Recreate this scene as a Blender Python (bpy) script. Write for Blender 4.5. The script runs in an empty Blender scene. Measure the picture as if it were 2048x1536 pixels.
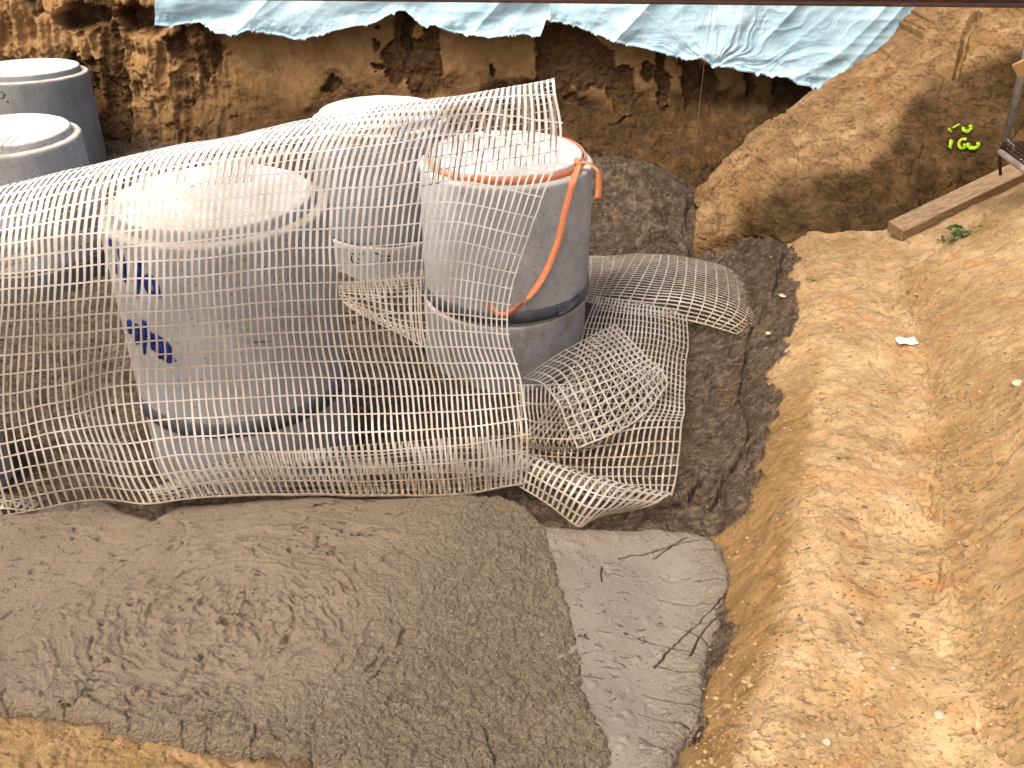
import bpy, math, random
import numpy as np
from mathutils import Vector, Matrix

# ------------------------------------------------------------------ camera, world, sun, exposure
S = bpy.context.scene
COL = S.collection
F, PITCH, CZ = 1850.0, math.radians(31), 3.6
cp, sp_ = math.cos(PITCH), math.sin(PITCH)
cam_d = bpy.data.cameras.new("Camera"); cam = bpy.data.objects.new("Camera", cam_d); COL.objects.link(cam)
cam.location = (0, 0, CZ); cam.rotation_euler = (math.pi/2 - PITCH, 0, 0)
cam_d.sensor_width = 36; cam_d.lens = 36*F/2048; cam_d.clip_end = 500; cam_d.clip_start = 0.05
S.camera = cam
w = bpy.data.worlds.new("World"); S.world = w; w.use_nodes = True
nt = w.node_tree; bg = nt.nodes['Background']
sky = nt.nodes.new('ShaderNodeTexSky'); sky.sky_type = 'NISHITA'; sky.sun_disc = False
SUN_EL, SUN_AZ = 58, 222          # azimuth clockwise from +Y
sky.sun_elevation = math.radians(SUN_EL); sky.sun_rotation = math.radians(SUN_AZ)
sky.air_density = 1.0; sky.dust_density = 8.0; sky.ozone_density = 1.0
nt.links.new(sky.outputs[0], bg.inputs[0]); bg.inputs[1].default_value = 0.135
sl = bpy.data.lights.new("Sun", 'SUN'); sun = bpy.data.objects.new("Sun", sl); COL.objects.link(sun)
sl.energy = 1.25; sl.angle = math.radians(26); sl.color = (1, .95, .87)
az, el = math.radians(SUN_AZ), math.radians(SUN_EL)
sdir = Vector((math.sin(az)*math.cos(el), math.cos(az)*math.cos(el), math.sin(el)))
sun.rotation_euler = sdir.to_track_quat('Z', 'Y').to_euler()
S.view_settings.view_transform = 'Standard'; S.view_settings.look = 'None'
S.view_settings.gamma = 1; S.view_settings.exposure = 0.78
S.cycles.max_bounces = 6; S.cycles.transparent_max_bounces = 12

# ------------------------------------------------------------------ helpers
rng = np.random.default_rng(7); random.seed(7)
def Q(px, py, Y):
    a, b = (px-1024)/F, (768-py)/F
    d = np.array((a, cp+b*sp_, -sp_+b*cp)); return d*(Y/d[1]) + np.array((0, 0, CZ))
def P(px, py, z):
    a, b = (px-1024)/F, (768-py)/F
    d = np.array((a, cp+b*sp_, -sp_+b*cp)); return d*((z-CZ)/d[2]) + np.array((0, 0, CZ))
def px_of(p):
    x, y, z = p[..., 0], p[..., 1], p[..., 2]-CZ
    dep = y*cp - z*sp_
    return 1024+F*x/dep, 768-F*(y*sp_+z*cp)/dep

def _h2(ix, iy, seed):
    n = (ix*374761393 + iy*668265263 + seed*1442695041) & 0xffffffff
    n = ((n ^ (n >> 13))*1274126177) & 0xffffffff
    n = ((n ^ (n >> 15))*2246822519) & 0xffffffff
    return ((n ^ (n >> 16)) & 0xffffff)/float(0xffffff)
def vn(x, y, seed=0):
    ix = np.floor(x).astype(np.int64); iy = np.floor(y).astype(np.int64)
    fx = x-ix; fy = y-iy
    fx = fx*fx*fx*(fx*(fx*6-15)+10); fy = fy*fy*fy*(fy*(fy*6-15)+10)
    a = _h2(ix, iy, seed); b = _h2(ix+1, iy, seed); c = _h2(ix, iy+1, seed); d = _h2(ix+1, iy+1, seed)
    return (a+(b-a)*fx)*(1-fy) + (c+(d-c)*fx)*fy
def fbm(x, y, s, o=4, seed=0, g=.5):
    t = 0; a = 1; n = 0
    for k in range(o):
        t = t + a*(vn(x*s+k*17.3, y*s-k*9.1, seed+k)*2-1); n += a; a *= g; s *= 2.03
    return t/n
def ridged(x, y, s, o=4, seed=0, g=.55):
    t = 0; a = 1; n = 0
    for k in range(o):
        t = t + a*(1-np.abs(vn(x*s+k*7.7, y*s+k*3.1, seed+k)*2-1)); n += a; a *= g; s *= 2.1
    return t/n
def worley(x, y, s, seed=0):
    x = x*s; y = y*s; ix = np.floor(x).astype(np.int64); iy = np.floor(y).astype(np.int64)
    best = np.full(x.shape, 9.)
    for dx in (-1, 0, 1):
        for dy in (-1, 0, 1):
            cx = ix+dx; cy = iy+dy
            d = (cx+_h2(cx, cy, seed)-x)**2 + (cy+_h2(cx, cy, seed+5)-y)**2
            best = np.minimum(best, d)
    return np.sqrt(best)
def sstep(a, b, x):
    t = np.clip((x-a)/(b-a), 0, 1); return t*t*(3-2*t)
def seg_dist(x, y, pts):
    best = np.full(x.shape, 1e9)
    for (x0, y0), (x1, y1) in zip(pts[:-1], pts[1:]):
        vx, vy = x1-x0, y1-y0; L = vx*vx+vy*vy+1e-12
        t = np.clip(((x-x0)*vx+(y-y0)*vy)/L, 0, 1)
        best = np.minimum(best, (x-x0-t*vx)**2+(y-y0-t*vy)**2)
    return np.sqrt(best)
def poly_sd(x, y, pts):      # + inside
    d = seg_dist(x, y, list(pts)+[pts[0]])
    ins = np.zeros(x.shape, bool)
    for (x0, y0), (x1, y1) in zip(pts, list(pts[1:])+[pts[0]]):
        c = ((y0 > y) != (y1 > y)) & (x < (x1-x0)*(y-y0)/((y1-y0) if abs(y1-y0) > 1e-9 else 1e-9)+x0)
        ins ^= c
    return np.where(ins, d, -d)

def tag(o, label=None, cat=None, group=None, kind=None):
    if label: o['label'] = label
    if cat: o['category'] = cat
    if group: o['group'] = group
    if kind: o['kind'] = kind
    return o
def empty(name, loc=(0, 0, 0)):
    o = bpy.data.objects.new(name, None); COL.objects.link(o); o.location = loc; o.empty_display_size = .1; return o
def mkobj(name, V, Fc, mat, parent=None, smooth=True, attrs=None):
    me = bpy.data.meshes.new(name)
    V = np.asarray(V, dtype=np.float32)
    if isinstance(Fc, np.ndarray):
        n = len(Fc); k = Fc.shape[1]
        me.vertices.add(len(V)); me.vertices.foreach_set('co', V.ravel())
        me.loops.add(n*k); me.loops.foreach_set('vertex_index', Fc.astype(np.int32).ravel())
        me.polygons.add(n)
        me.polygons.foreach_set('loop_start', np.arange(0, n*k, k, dtype=np.int32))
        me.polygons.foreach_set('loop_total', np.full(n, k, dtype=np.int32))
        me.update(calc_edges=True)
    else:
        me.from_pydata([tuple(map(float, v)) for v in V], [], Fc); me.update()
    me.polygons.foreach_set('use_smooth', np.full(len(me.polygons), smooth))
    if attrs:
        for k, v in attrs.items():
            a = me.attributes.new(k, 'FLOAT', 'POINT'); a.data.foreach_set('value', np.asarray(v, dtype=np.float32).ravel())
    me.materials.append(mat)
    o = bpy.data.objects.new(name, me); COL.objects.link(o)
    if parent is not None:
        o.parent = parent
        o.matrix_parent_inverse = Matrix.Translation(-parent.location) if parent.type == 'EMPTY' else Matrix()
    return o
def gridfaces(r, c, keep=None, wrap=False):
    i = np.arange(r*c).reshape(r, c)
    if wrap: i = np.concatenate([i, i[:, :1]], 1)
    f = np.stack([i[:-1, :-1], i[:-1, 1:], i[1:, 1:], i[1:, :-1]], -1).reshape(-1, 4)
    return f
def compact(V, Fc, attrs=None):
    used = np.zeros(len(V), bool); used[Fc.ravel()] = True
    m = np.cumsum(used)-1
    return V[used], m[Fc], {k: v[used] for k, v in (attrs or {}).items()}

class MB:
    def __init__(s): s.v = []; s.f = []
    def add(s, V, Fc):
        n = len(s.v); s.v += [tuple(map(float, v)) for v in V]; s.f += [tuple(i+n for i in f) for f in Fc]
    def box(s, c, hx, hy, hz, R=None, bev=0.0):
        b = bev; V = []; 
        import itertools
        pts = []
        for sx in (-1, 1):
            for sy in (-1, 1):
                for sz in (-1, 1):
                    pts.append((sx*(hx-b), sy*hy, sz*(hz-b))); pts.append((sx*hx, sy*(hy), sz*(hz-b))) if 0 else None
        # chamfered box via profile: 8-gon in xz extruded along y with chamfered ends
        prof = [(-hx+b, -hz), (hx-b, -hz), (hx, -hz+b), (hx, hz-b), (hx-b, hz), (-hx+b, hz), (-hx, hz-b), (-hx, -hz+b)] if b > 0 else [(-hx, -hz), (hx, -hz), (hx, hz), (-hx, hz)]
        k = len(prof); rings = [(-hy, 1 if b == 0 else (1-b/max(hx, hz)))] + ([(-hy+b, 1), (hy-b, 1)] if b > 0 else []) + [(hy, 1 if b == 0 else (1-b/max(hx, hz)))]
        for (yy, sc) in rings:
            for (x, z) in prof: V.append((x*sc, yy, z*sc))
        Fc = [tuple(range(k))[::1]]
        for r in range(len(rings)-1):
            for i in range(k):
                j = (i+1) % k; Fc.append((r*k+i, (r+1)*k+i, (r+1)*k+j, r*k+j))
        Fc.append(tuple((len(rings)-1)*k+i for i in range(k))[::-1])
        R = R or Matrix.Identity(3)
        V = [tuple(R @ Vector(v) + Vector(c)) for v in V]
        s.add(V, Fc); return s
    def tube(s, pts, r, seg=8, cap=True):
        pts = [Vector(tuple(map(float, p))) for p in pts]; n = len(pts)
        rr = r if isinstance(r, (list, tuple, np.ndarray)) else [r]*n
        V = []; up = None
        for i, p in enumerate(pts):
            t = (pts[min(i+1, n-1)]-pts[max(i-1, 0)]).normalized()
            if up is None:
                up = t.orthogonal().normalized()
            up = (up - t*up.dot(t)).normalized(); sd = t.cross(up)
            for k in range(seg):
                a = 2*math.pi*k/seg; V.append(p + (up*math.cos(a)+sd*math.sin(a))*rr[i])
        Fc = []
        for i in range(n-1):
            for k in range(seg):
                j = (k+1) % seg; Fc.append((i*seg+k, i*seg+j, (i+1)*seg+j, (i+1)*seg+k))
        if cap: Fc += [tuple(range(seg))[::-1], tuple((n-1)*seg+k for k in range(seg))]
        s.add(V, Fc); return s
    def build(s, name, mat, parent=None, smooth=False):
        return mkobj(name, np.array(s.v), s.f, mat, parent, smooth)

# ------------------------------------------------------------------ materials
def lin(r, g, b):
    f = lambda c: (c/255/12.92) if c/255 <= .04045 else ((c/255+.055)/1.055)**2.4
    return (f(r), f(g), f(b), 1)
class Mat:
    def __init__(s, name, rough=.85, spec=.3):
        s.m = bpy.data.materials.new(name); s.m.use_nodes = True; s.t = s.m.node_tree; s.b = s.t.nodes['Principled BSDF']
        s.b.inputs['Roughness'].default_value = rough; s.b.inputs['Specular IOR Level'].default_value = spec
        s.tc = s.t.nodes.new('ShaderNodeTexCoord').outputs['Object']
    def N(s, ty, **kw):
        n = s.t.nodes.new(ty)
        for k, v in kw.items(): setattr(n, k, v)
        return n
    def map(s, scale=(1, 1, 1), rot=(0, 0, 0)):
        n = s.N('ShaderNodeMapping'); n.inputs['Scale'].default_value = scale; n.inputs['Rotation'].default_value = rot
        s.t.links.new(s.tc, n.inputs[0]); return n.outputs[0]
    def noise(s, scale, detail=6, rough=.6, dist=0, vec=None):
        n = s.N('ShaderNodeTexNoise'); n.inputs['Scale'].default_value = scale; n.inputs['Detail'].default_value = detail
        n.inputs['Roughness'].default_value = rough; n.inputs['Distortion'].default_value = dist
        s.t.links.new(vec or s.tc, n.inputs['Vector']); return n.outputs['Fac']
    def vor(s, scale, feature='F1', vec=None, rnd=1):
        n = s.N('ShaderNodeTexVoronoi'); n.feature = feature; n.inputs['Scale'].default_value = scale; n.inputs['Randomness'].default_value = rnd
        s.t.links.new(vec or s.tc, n.inputs['Vector']); return n.outputs['Distance']
    def ramp(s, fac, stops, interp='LINEAR'):
        n = s.N('ShaderNodeValToRGB'); n.color_ramp.interpolation = interp; e = n.color_ramp.elements
        while len(e) < len(stops): e.new(.5)
        for i, (p, c) in enumerate(stops):
            e[i].position = p; e[i].color = c if len(c) == 4 else (*c, 1)
        s.t.links.new(fac, n.inputs[0]); return n.outputs[0]
    def f(s, fac, a, b, lo=0., hi=1.):
        n = s.N('ShaderNodeMapRange'); n.inputs[1].default_value = a; n.inputs[2].default_value = b; n.inputs[3].default_value = lo; n.inputs[4].default_value = hi
        s.t.links.new(fac, n.inputs[0]); return n.outputs[0]
    def attr(s, name):
        n = s.N('ShaderNodeAttribute'); n.attribute_name = name; return n.outputs['Fac']
    def mix(s, fac, a, b, mode='MIX'):
        n = s.N('ShaderNodeMix'); n.data_type = 'RGBA'; n.blend_type = mode
        for v, i in ((fac, 0), (a, 6), (b, 7)):
            if hasattr(v, 'is_linked') or hasattr(v, 'links'): s.t.links.new(v, n.inputs[i])
            elif i == 0: n.inputs[0].default_value = v
            else: n.inputs[i].default_value = v if len(v) == 4 else (*v, 1)
        return n.outputs[2]
    def math(s, op, a, b=0.):
        n = s.N('ShaderNodeMath'); n.operation = op
        for v, i in ((a, 0), (b, 1)):
            if hasattr(v, 'links'): s.t.links.new(v, n.inputs[i])
            else: n.inputs[i].default_value = v
        return n.outputs[0]
    def bump(s, h, strength=.5, dist=.01, prev=None):
        n = s.N('ShaderNodeBump'); n.inputs['Strength'].default_value = strength; n.inputs['Distance'].default_value = dist
        s.t.links.new(h, n.inputs['Height'])
        if prev is not None: s.t.links.new(prev, n.inputs['Normal'])
        return n.outputs[0]
    def out(s, col=None, nrm=None, rough=None):
        if col is not None:
            if hasattr(col, 'links'): s.t.links.new(col, s.b.inputs['Base Color'])
            else: s.b.inputs['Base Color'].default_value = col
        if nrm is not None: s.t.links.new(nrm, s.b.inputs['Normal'])
        if rough is not None: s.t.links.new(rough, s.b.inputs['Roughness'])
        return s.m

def mat_ground():
    m = Mat('earth', .92, .15)
    n1 = m.noise(1.3, 5, .6, .6); n2 = m.noise(9, 8, .65, .3); n3 = m.noise(75, 6, .65); n4 = m.noise(3.2, 6, .6, 1.2)
    st = m.noise(7, 7, .68, .6, m.map((1, .75, 1)))
    ochre = m.ramp(n2, [(.25, lin(134, 106, 70)), (.42, lin(158, 129, 91)), (.6, lin(175, 147, 107)), (.78, lin(194, 170, 134))])
    pale = m.mix(m.f(n1, .5, .66), ochre, m.ramp(st, [(.3, lin(166, 134, 90)), (.5, lin(190, 160, 116)), (.7, lin(206, 181, 144))]))
    rust = m.mix(m.math('MULTIPLY', m.f(n4, .54, .7), .55), pale, lin(172, 114, 62))
    damp = m.mix(m.math('MULTIPLY', m.f(m.noise(2.1, 6, .65, .8), .54, .64), .75), rust, lin(142, 113, 74))
    # fine speckle of grit and holes
    sp1 = m.noise(36, 5, .78, .4, m.map((.6, 1.3, 1), (0, 0, .3)))
    damp = m.mix(m.f(sp1, .54, .64, 0, .6), damp, lin(118, 88, 54))
    damp = m.mix(m.f(m.noise(62, 4, .7, .3), .6, .7, 0, .5), damp, lin(204, 182, 144))
    fk = m.vor(34, vec=m.map((.75, 1.3, 1), (0, 0, .4))); fks = m.math('ADD', fk, m.math('MULTIPLY', m.noise(90, 2), .25)); patch = m.f(m.noise(4, 5, .7), .4, .58, .15, 1)
    pit = m.math('MULTIPLY', m.f(fks, .32, .24), patch)
    damp = m.mix(m.math('MULTIPLY', pit, .75), damp, lin(108, 78, 44))
    fl2 = m.math('MULTIPLY', m.f(m.math('ADD', m.vor(15, vec=m.map((.5, 1.5, 1), (0, 0, .2))), m.math('MULTIPLY', m.noise(60, 3), .5)), .46, .4), m.f(m.noise(2.6, 4), .45, .55))
    damp = m.mix(m.math('MULTIPLY', fl2, .6), damp, lin(134, 100, 62))
    dampa = m.mix(m.attr('damp'), damp, m.ramp(n2, [(.3, lin(118, 90, 54)), (.7, lin(152, 120, 78))]))
    v = m.vor(7.5, vec=m.map((1, 1.6, 1))); spl = m.math('MULTIPLY', m.f(m.math('ADD', v, m.math('MULTIPLY', m.noise(38, 3), .3)), .32, .25), m.f(m.noise(1.7, 2), .47, .56))
    spla = m.math('MULTIPLY', spl, m.attr('splash'))
    c = m.mix(m.math('MULTIPLY', spla, .85), dampa, lin(92, 82, 70))
    mn = m.noise(14, 8, .68, .8); m2 = m.noise(22, 7, .7, .7, m.map((.55, 2.6, 1)))
    mud = m.ramp(mn, [(.3, lin(66, 52, 40)), (.48, lin(98, 82, 66)), (.66, lin(138, 119, 99))])
    mud = m.mix(m.f(m2, .52, .64, 0, .7), mud, lin(44, 33, 24))
    mud = m.mix(m.math('MULTIPLY', m.f(m.noise(2.4, 6, .68, 1.2), .58, .68), .6), mud, m.ramp(n2, [(.3, lin(88, 58, 32)), (.7, lin(128, 94, 56))]))
    mud = m.mix(m.f(m.noise(55, 3, .6), .66, .72, 0, .5), mud, lin(168, 148, 118))
    mfac = m.attr('mud')
    c = m.mix(mfac, c, mud)
    h = m.math('ADD', m.math('MULTIPLY', n2, .8), m.math('ADD', m.math('MULTIPLY', n3, .25), m.math('ADD', m.math('MULTIPLY', pit, -.5), m.math('MULTIPLY', fl2, -.35))))
    hm = m.math('MULTIPLY', m.math('MULTIPLY', m2, -1.6), mfac)
    nb = m.bump(m.math('ADD', h, hm), .9, .032)
    rg = m.math('SUBTRACT', .93, m.math('MULTIPLY', mfac, m.f(m.noise(5, 4), .35, .65, .15, .5)))
    return m.out(c, nb, rg)
def mat_mud(name, cols, lump=1.0, rough=.75):
    m = Mat(name, rough, .25)
    n1 = m.noise(1.1, 4, .55, .5); n2 = m.noise(18, 7, .62, .4); n3 = m.noise(75, 5, .6)
    c = m.ramp(n1, [(.3, cols[0]), (.5, cols[1]), (.7, cols[2])])
    c = m.mix(m.f(n2, .35, .7, 0, .35), c, cols[3])
    c = m.mix(m.math('MULTIPLY', m.attr('rough'), .8), c, m.ramp(n2, [(.3, lin(128, 112, 90)), (.7, lin(158, 140, 116))]))
    c = m.mix(m.attr('crack'), c, lin(60, 46, 36))  # shadowed inside of the shallow cracks painted as dark colour
    h = m.math('ADD', m.math('MULTIPLY', n2, .6), m.math('MULTIPLY', n3, .4))
    mk = m.attr('rough')
    v = m.math('MULTIPLY', m.math('MULTIPLY', m.vor(48, vec=m.map((1, 1, 1), (0, 0, .6))), -.9), mk)
    g1 = m.noise(46, 5, .72, .8); tear = m.math('MULTIPLY', m.f(m.noise(11, 7, .72, 1.6, m.map((1, 2.2, 1), (0, 0, .25))), .6, .66), m.f(m.noise(1.6, 3), .45, .6, .25, 1))
    v = m.math('ADD', v, m.math('MULTIPLY', m.math('MULTIPLY', g1, 1.6), mk))
    v = m.math('ADD', v, m.math('MULTIPLY', m.math('MULTIPLY', m.f(m.vor(95), 0, .6), -.5), mk))
    v = m.math('ADD', v, m.math('MULTIPLY', tear, -.75))
    nb = m.bump(m.math('ADD', m.math('MULTIPLY', h, m.math('ADD', .22, m.math('MULTIPLY', mk, .9))), v), 1.0, .02*lump)
    return m.out(c, nb, m.f(m.noise(6, 5), .3, .7, rough-.12, rough+.12))
def mat_wall():
    m = Mat('trench_soil', .95, .12)
    a = m.attr('hole'); low = m.attr('low')
    n2 = m.noise(6, 8, .65, .5); n3 = m.noise(45, 6, .62); st = m.noise(3, 6, .6, .4, m.map((1, 1, .25)))
    plate = m.ramp(n2, [(.25, lin(126, 95, 60)), (.5, lin(152, 117, 77)), (.75, lin(174, 140, 98))])
    plate = m.mix(m.f(st, .5, .7, 0, .6), plate, lin(128, 96, 60))
    plate = m.mix(m.f(m.noise(1.2, 3), .55, .7, 0, .5), plate, lin(172, 136, 92))
    dark = m.ramp(m.noise(20, 7, .65), [(.3, lin(82, 60, 40)), (.6, lin(116, 86, 56)), (.8, lin(150, 114, 76))])
    c = m.mix(a, plate, dark)
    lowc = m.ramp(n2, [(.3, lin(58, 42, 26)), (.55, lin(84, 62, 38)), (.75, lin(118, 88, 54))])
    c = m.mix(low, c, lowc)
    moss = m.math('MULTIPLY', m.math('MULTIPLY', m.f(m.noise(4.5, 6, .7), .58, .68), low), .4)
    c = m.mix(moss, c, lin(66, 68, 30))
    c = m.mix(m.f(m.noise(90, 3), .66, .72, 0, .5), c, lin(205, 170, 120))
    pk = m.math('MULTIPLY', m.f(m.noise(24, 5, .7, .8, m.map((1, 1, .5), (0, .5, 0))), .56, .64), -.35)
    n2 = m.math('ADD', n2, pk)
    h = m.math('ADD', m.math('MULTIPLY', n2, m.math('ADD', .3, m.math('MULTIPLY', a, .6))), m.math('MULTIPLY', n3, m.math('ADD', .18, m.math('MULTIPLY', a, .5))))
    return m.out(c, m.bump(h, .9, .05))
def mat_spur():
    m = Mat('bank_soil', .95, .12)
    low = m.attr('low')
    n1 = m.noise(1.6, 5, .6, .6); n2 = m.noise(7, 8, .66, .5); n3 = m.noise(50, 6, .6)
    st = m.noise(5, 7, .65, .5, m.map((1, 1, .4), (0, math.radians(30), 0)))
    c = m.ramp(st, [(.25, lin(96, 72, 46)), (.5, lin(132, 103, 69)), (.75, lin(168, 139, 100))])
    c = m.mix(m.f(n1, .5, .68, 0, .7), c, lin(126, 90, 54))
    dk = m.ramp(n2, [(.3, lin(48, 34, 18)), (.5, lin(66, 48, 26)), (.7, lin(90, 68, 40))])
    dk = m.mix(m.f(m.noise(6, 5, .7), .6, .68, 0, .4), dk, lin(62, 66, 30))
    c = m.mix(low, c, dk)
    tr = m.math('MULTIPLY', m.f(m.noise(13, 6, .7, 1.2, m.map((1, 1, 2.2), (0, .6, 0))), .55, .64), -.5)
    h = m.math('ADD', m.math('ADD', m.math('MULTIPLY', n2, .6), m.math('MULTIPLY', tr, .6)), m.math('MULTIPLY', n3, .3))
    return m.out(c, m.bump(h, .9, .045))
def mat_concrete(name, side=True, dirt=.3, tint=None):
    m = Mat(name, .85, .25)
    n1 = m.noise(3, 6, .6, .3); n2 = m.noise(30, 5, .6); st = m.noise(5, 4, .6, .1, m.map((1, 1, .12)))
    if side:
        c = m.ramp(n1, [(.3, lin(156, 156, 155)), (.5, lin(172, 172, 171)), (.7, lin(188, 188, 187))])
        c = m.mix(m.f(st, .55, .75, 0, .35), c, lin(208, 208, 206))
        c = m.mix(m.math('MULTIPLY', m.f(m.noise(4, 6, .7, .5), .56, .68), dirt), c, lin(146, 124, 98))
        # chips and pores
        v = m.vor(26, vec=m.map((1, 1, .8))); c = m.mix(m.math('MULTIPLY', m.f(m.math('ADD', v, m.math('MULTIPLY', m.noise(70, 2), .2)), .3, .25), .6), c, lin(118, 98, 76))
        pores = m.f(m.vor(58), .2, .13)
        pores = m.math('MULTIPLY', pores, m.f(m.noise(7, 4, .7), .42, .6))
        c = m.mix(m.math('MULTIPLY', pores, .7), c, lin(70, 64, 58))
        c = m.mix(m.f(m.noise(2.2, 7, .7, .4, m.map((1, 1, .5))), .52, .62, 0, .3), c, lin(132, 126, 116))
        c = m.mix(m.f(m.noise(38, 5, .75), .6, .72, 0, .4), c, lin(206, 202, 194))
        lowd = m.N('ShaderNodeSeparateXYZ'); m.t.links.new(m.tc, lowd.inputs[0])
        c = m.mix(m.math('MULTIPLY', m.math('MULTIPLY', m.f(lowd.outputs[2], .75, .1), m.f(n1, .35, .6)), .3), c, lin(128, 110, 92))
    else:
        c = m.ramp(m.noise(9, 8, .7, .4), [(.26, lin(190, 168, 138)), (.38, lin(222, 212, 196)), (.55, lin(236, 231, 223)), (.75, lin(242, 240, 236))])
        v = m.vor(30, vec=m.map((.5, 1.4, 1))); c = m.mix(m.math('MULTIPLY', m.f(v, .2, .12), m.f(m.noise(5, 3), .45, .6, 0, .6)), c, lin(148, 124, 96))
        pores = m.f(m.vor(60), .1, .06)
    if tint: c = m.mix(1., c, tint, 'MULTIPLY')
    if side:   # sunlit paleness of the ledges painted onto upward faces
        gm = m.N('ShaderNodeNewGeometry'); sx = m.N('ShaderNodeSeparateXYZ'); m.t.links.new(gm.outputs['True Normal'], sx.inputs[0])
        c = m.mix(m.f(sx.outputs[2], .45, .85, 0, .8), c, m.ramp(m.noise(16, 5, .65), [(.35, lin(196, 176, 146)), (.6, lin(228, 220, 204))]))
    h = m.math('ADD', m.math('MULTIPLY', n2, .5), m.math('MULTIPLY', pores, -.8))
    return m.out(c, m.bump(h, .5, .006))
def mat_net():
    m = Mat('geogrid', .45, .4)
    n = m.noise(5, 6, .65, .4); n2 = m.noise(40, 4, .6)
    c = m.ramp(n, [(.3, lin(150, 140, 126)), (.48, lin(172, 164, 152)), (.65, lin(190, 184, 176))])
    c = m.mix(m.f(n2, .52, .66, 0, .5), c, lin(172, 148, 116))
    c = m.mix(m.math('MULTIPLY', m.attr('midshade'), .7), c, m.ramp(n, [(.3, lin(136, 126, 112)), (.6, lin(162, 154, 142))]))  # shade on the sheet's middle painted in as a greyer tone
    c = m.mix(m.attr('toplit'), c, m.ramp(n, [(.3, lin(206, 198, 184)), (.6, lin(238, 235, 230))]))  # brightness of the sky-facing upper part painted in by height
    c = m.mix(m.attr('dirt'), c, m.ramp(n2, [(.3, lin(112, 92, 72)), (.55, lin(150, 130, 104)), (.7, lin(214, 200, 178))]))
    return m.out(c, m.bump(n2, .3, .002))
def mat_plain(name, rgb, rgb2=None, scale=12, rough=.6, spec=.3, bmp=.3, bd=.003, stretch=(1, 1, 1), rot=(0, 0, 0), metal=0):
    m = Mat(name, rough, spec); v = m.map(stretch, rot); n = m.noise(scale, 7, .65, .3, v)
    m.b.inputs['Metallic'].default_value = metal
    rgb2 = rgb2 or rgb
    return m.out(m.ramp(n, [(.32, lin(*rgb)), (.68, lin(*rgb2))]), m.bump(n, bmp, bd))
def mat_foil():
    m = Mat('foil', .33, .5)
    n = m.noise(2.2, 5, .6, .6); n2 = m.noise(60, 2, .5)
    c = m.ramp(n, [(.3, lin(160, 194, 206)), (.5, lin(177, 208, 219)), (.7, lin(192, 219, 230))])
    c = m.mix(m.f(n2, .7, .74, 0, .5), c, lin(150, 130, 100))
    c = m.mix(m.f(m.noise(1.3, 6, .7, 1.), .62, .72, 0, .5), c, lin(196, 190, 170))
    h = m.math('ADD', m.noise(7, 5, .6, 1.0), m.math('MULTIPLY', m.vor(5, 'DISTANCE_TO_EDGE'), -.4))
    m.b.inputs['Sheen Weight'].default_value = .1
    return m.out(c, m.bump(h, .3, .04))
M_ground = mat_ground()
M_mud = mat_mud('slurry_mud', [lin(106, 92, 77), lin(116, 101, 84), lin(126, 110, 92), lin(104, 90, 72)], 1.1)
M_slab = mat_mud('smooth_slurry', [lin(122, 111, 98), lin(130, 119, 106), lin(139, 128, 115), lin(120, 108, 94)], .9)
M_wall = mat_wall(); M_spur = mat_spur()
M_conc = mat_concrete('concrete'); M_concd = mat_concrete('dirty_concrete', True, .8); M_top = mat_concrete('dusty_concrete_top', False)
M_concg = mat_concrete('shaded_concrete', True, .25, (.56, .57, .58, 1)); M_stain = mat_concrete('stained_concrete', True, 1., (.32, .29, .26, 1)); M_concl = mat_concrete('damp_concrete', True, .8, (.82, .81, .8, 1))  # first tint: shade on the rear rings painted in as darker concrete
M_net = mat_net(); M_foil = mat_foil()
M_wood = mat_plain('timber', (150, 112, 70), (206, 164, 112), 9, .75, .2, .5, .006, (1, 1, .1))
M_rust = mat_plain('rusty_steel', (40, 26, 20), (74, 46, 34), 14, .7, .3)
M_galv = mat_plain('galvanised', (120, 124, 126), (168, 170, 170), 22, .45, .5, .2, .002, metal=.5)
M_galvr = mat_plain('dirty_galvanised', (118, 88, 64), (176, 166, 150), 10, .65, .35, .3, .003)
M_orange = mat_plain('orange_webbing', (228, 140, 96), (240, 158, 112), 60, .75, .2, .5, .002, (1, 1, 1))
M_rubber = mat_plain('dark_tape', (62, 64, 70), (92, 94, 100), 8, .38, .5, .3, .003)
M_paint_b = mat_plain('blue_spray', (14, 30, 96), (28, 52, 140), 30, .6, .3)
M_paint_y = mat_plain('yellow_spray', (128, 168, 22), (176, 212, 40), 30, .7, .2)
_m = M_paint_y; _t = _m.node_tree; _n = _t.nodes.new('ShaderNodeTexNoise'); _n.inputs['Scale'].default_value = 45; _n.inputs['Detail'].default_value = 5; _n.inputs['Roughness'].default_value = .75
_c = _t.nodes.new('ShaderNodeTexCoord'); _t.links.new(_c.outputs['Object'], _n.inputs['Vector']); _r = _t.nodes.new('ShaderNodeMapRange'); _r.inputs[1].default_value = .36; _r.inputs[2].default_value = .5
_t.links.new(_n.outputs['Fac'], _r.inputs[0]); _t.links.new(_r.outputs[0], _t.nodes['Principled BSDF'].inputs['Alpha'])
M_ink = mat_plain('black_ink', (30, 30, 30), (48, 46, 44), 30, .7, .2)
M_stone = mat_plain('stone', (128, 102, 68), (180, 152, 112), 30, .9, .15, .6, .006)
M_stonew = mat_plain('pale_stone', (158, 144, 122), (200, 186, 162), 30, .85, .2, .5, .004)
M_leaf = mat_plain('leaf', (34, 62, 18), (74, 112, 40), 40, .55, .35)
M_stem = mat_plain('stem', (96, 104, 56), (130, 120, 70), 30, .7, .2)
M_paper = mat_plain('paper', (226, 222, 210), (240, 238, 232), 30, .7, .2)
M_twig = mat_plain('twig', (110, 84, 58), (160, 130, 96), 40, .8, .15)
M_string = mat_plain('string', (120, 92, 64), (150, 118, 84), 40, .9, .1)

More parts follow.
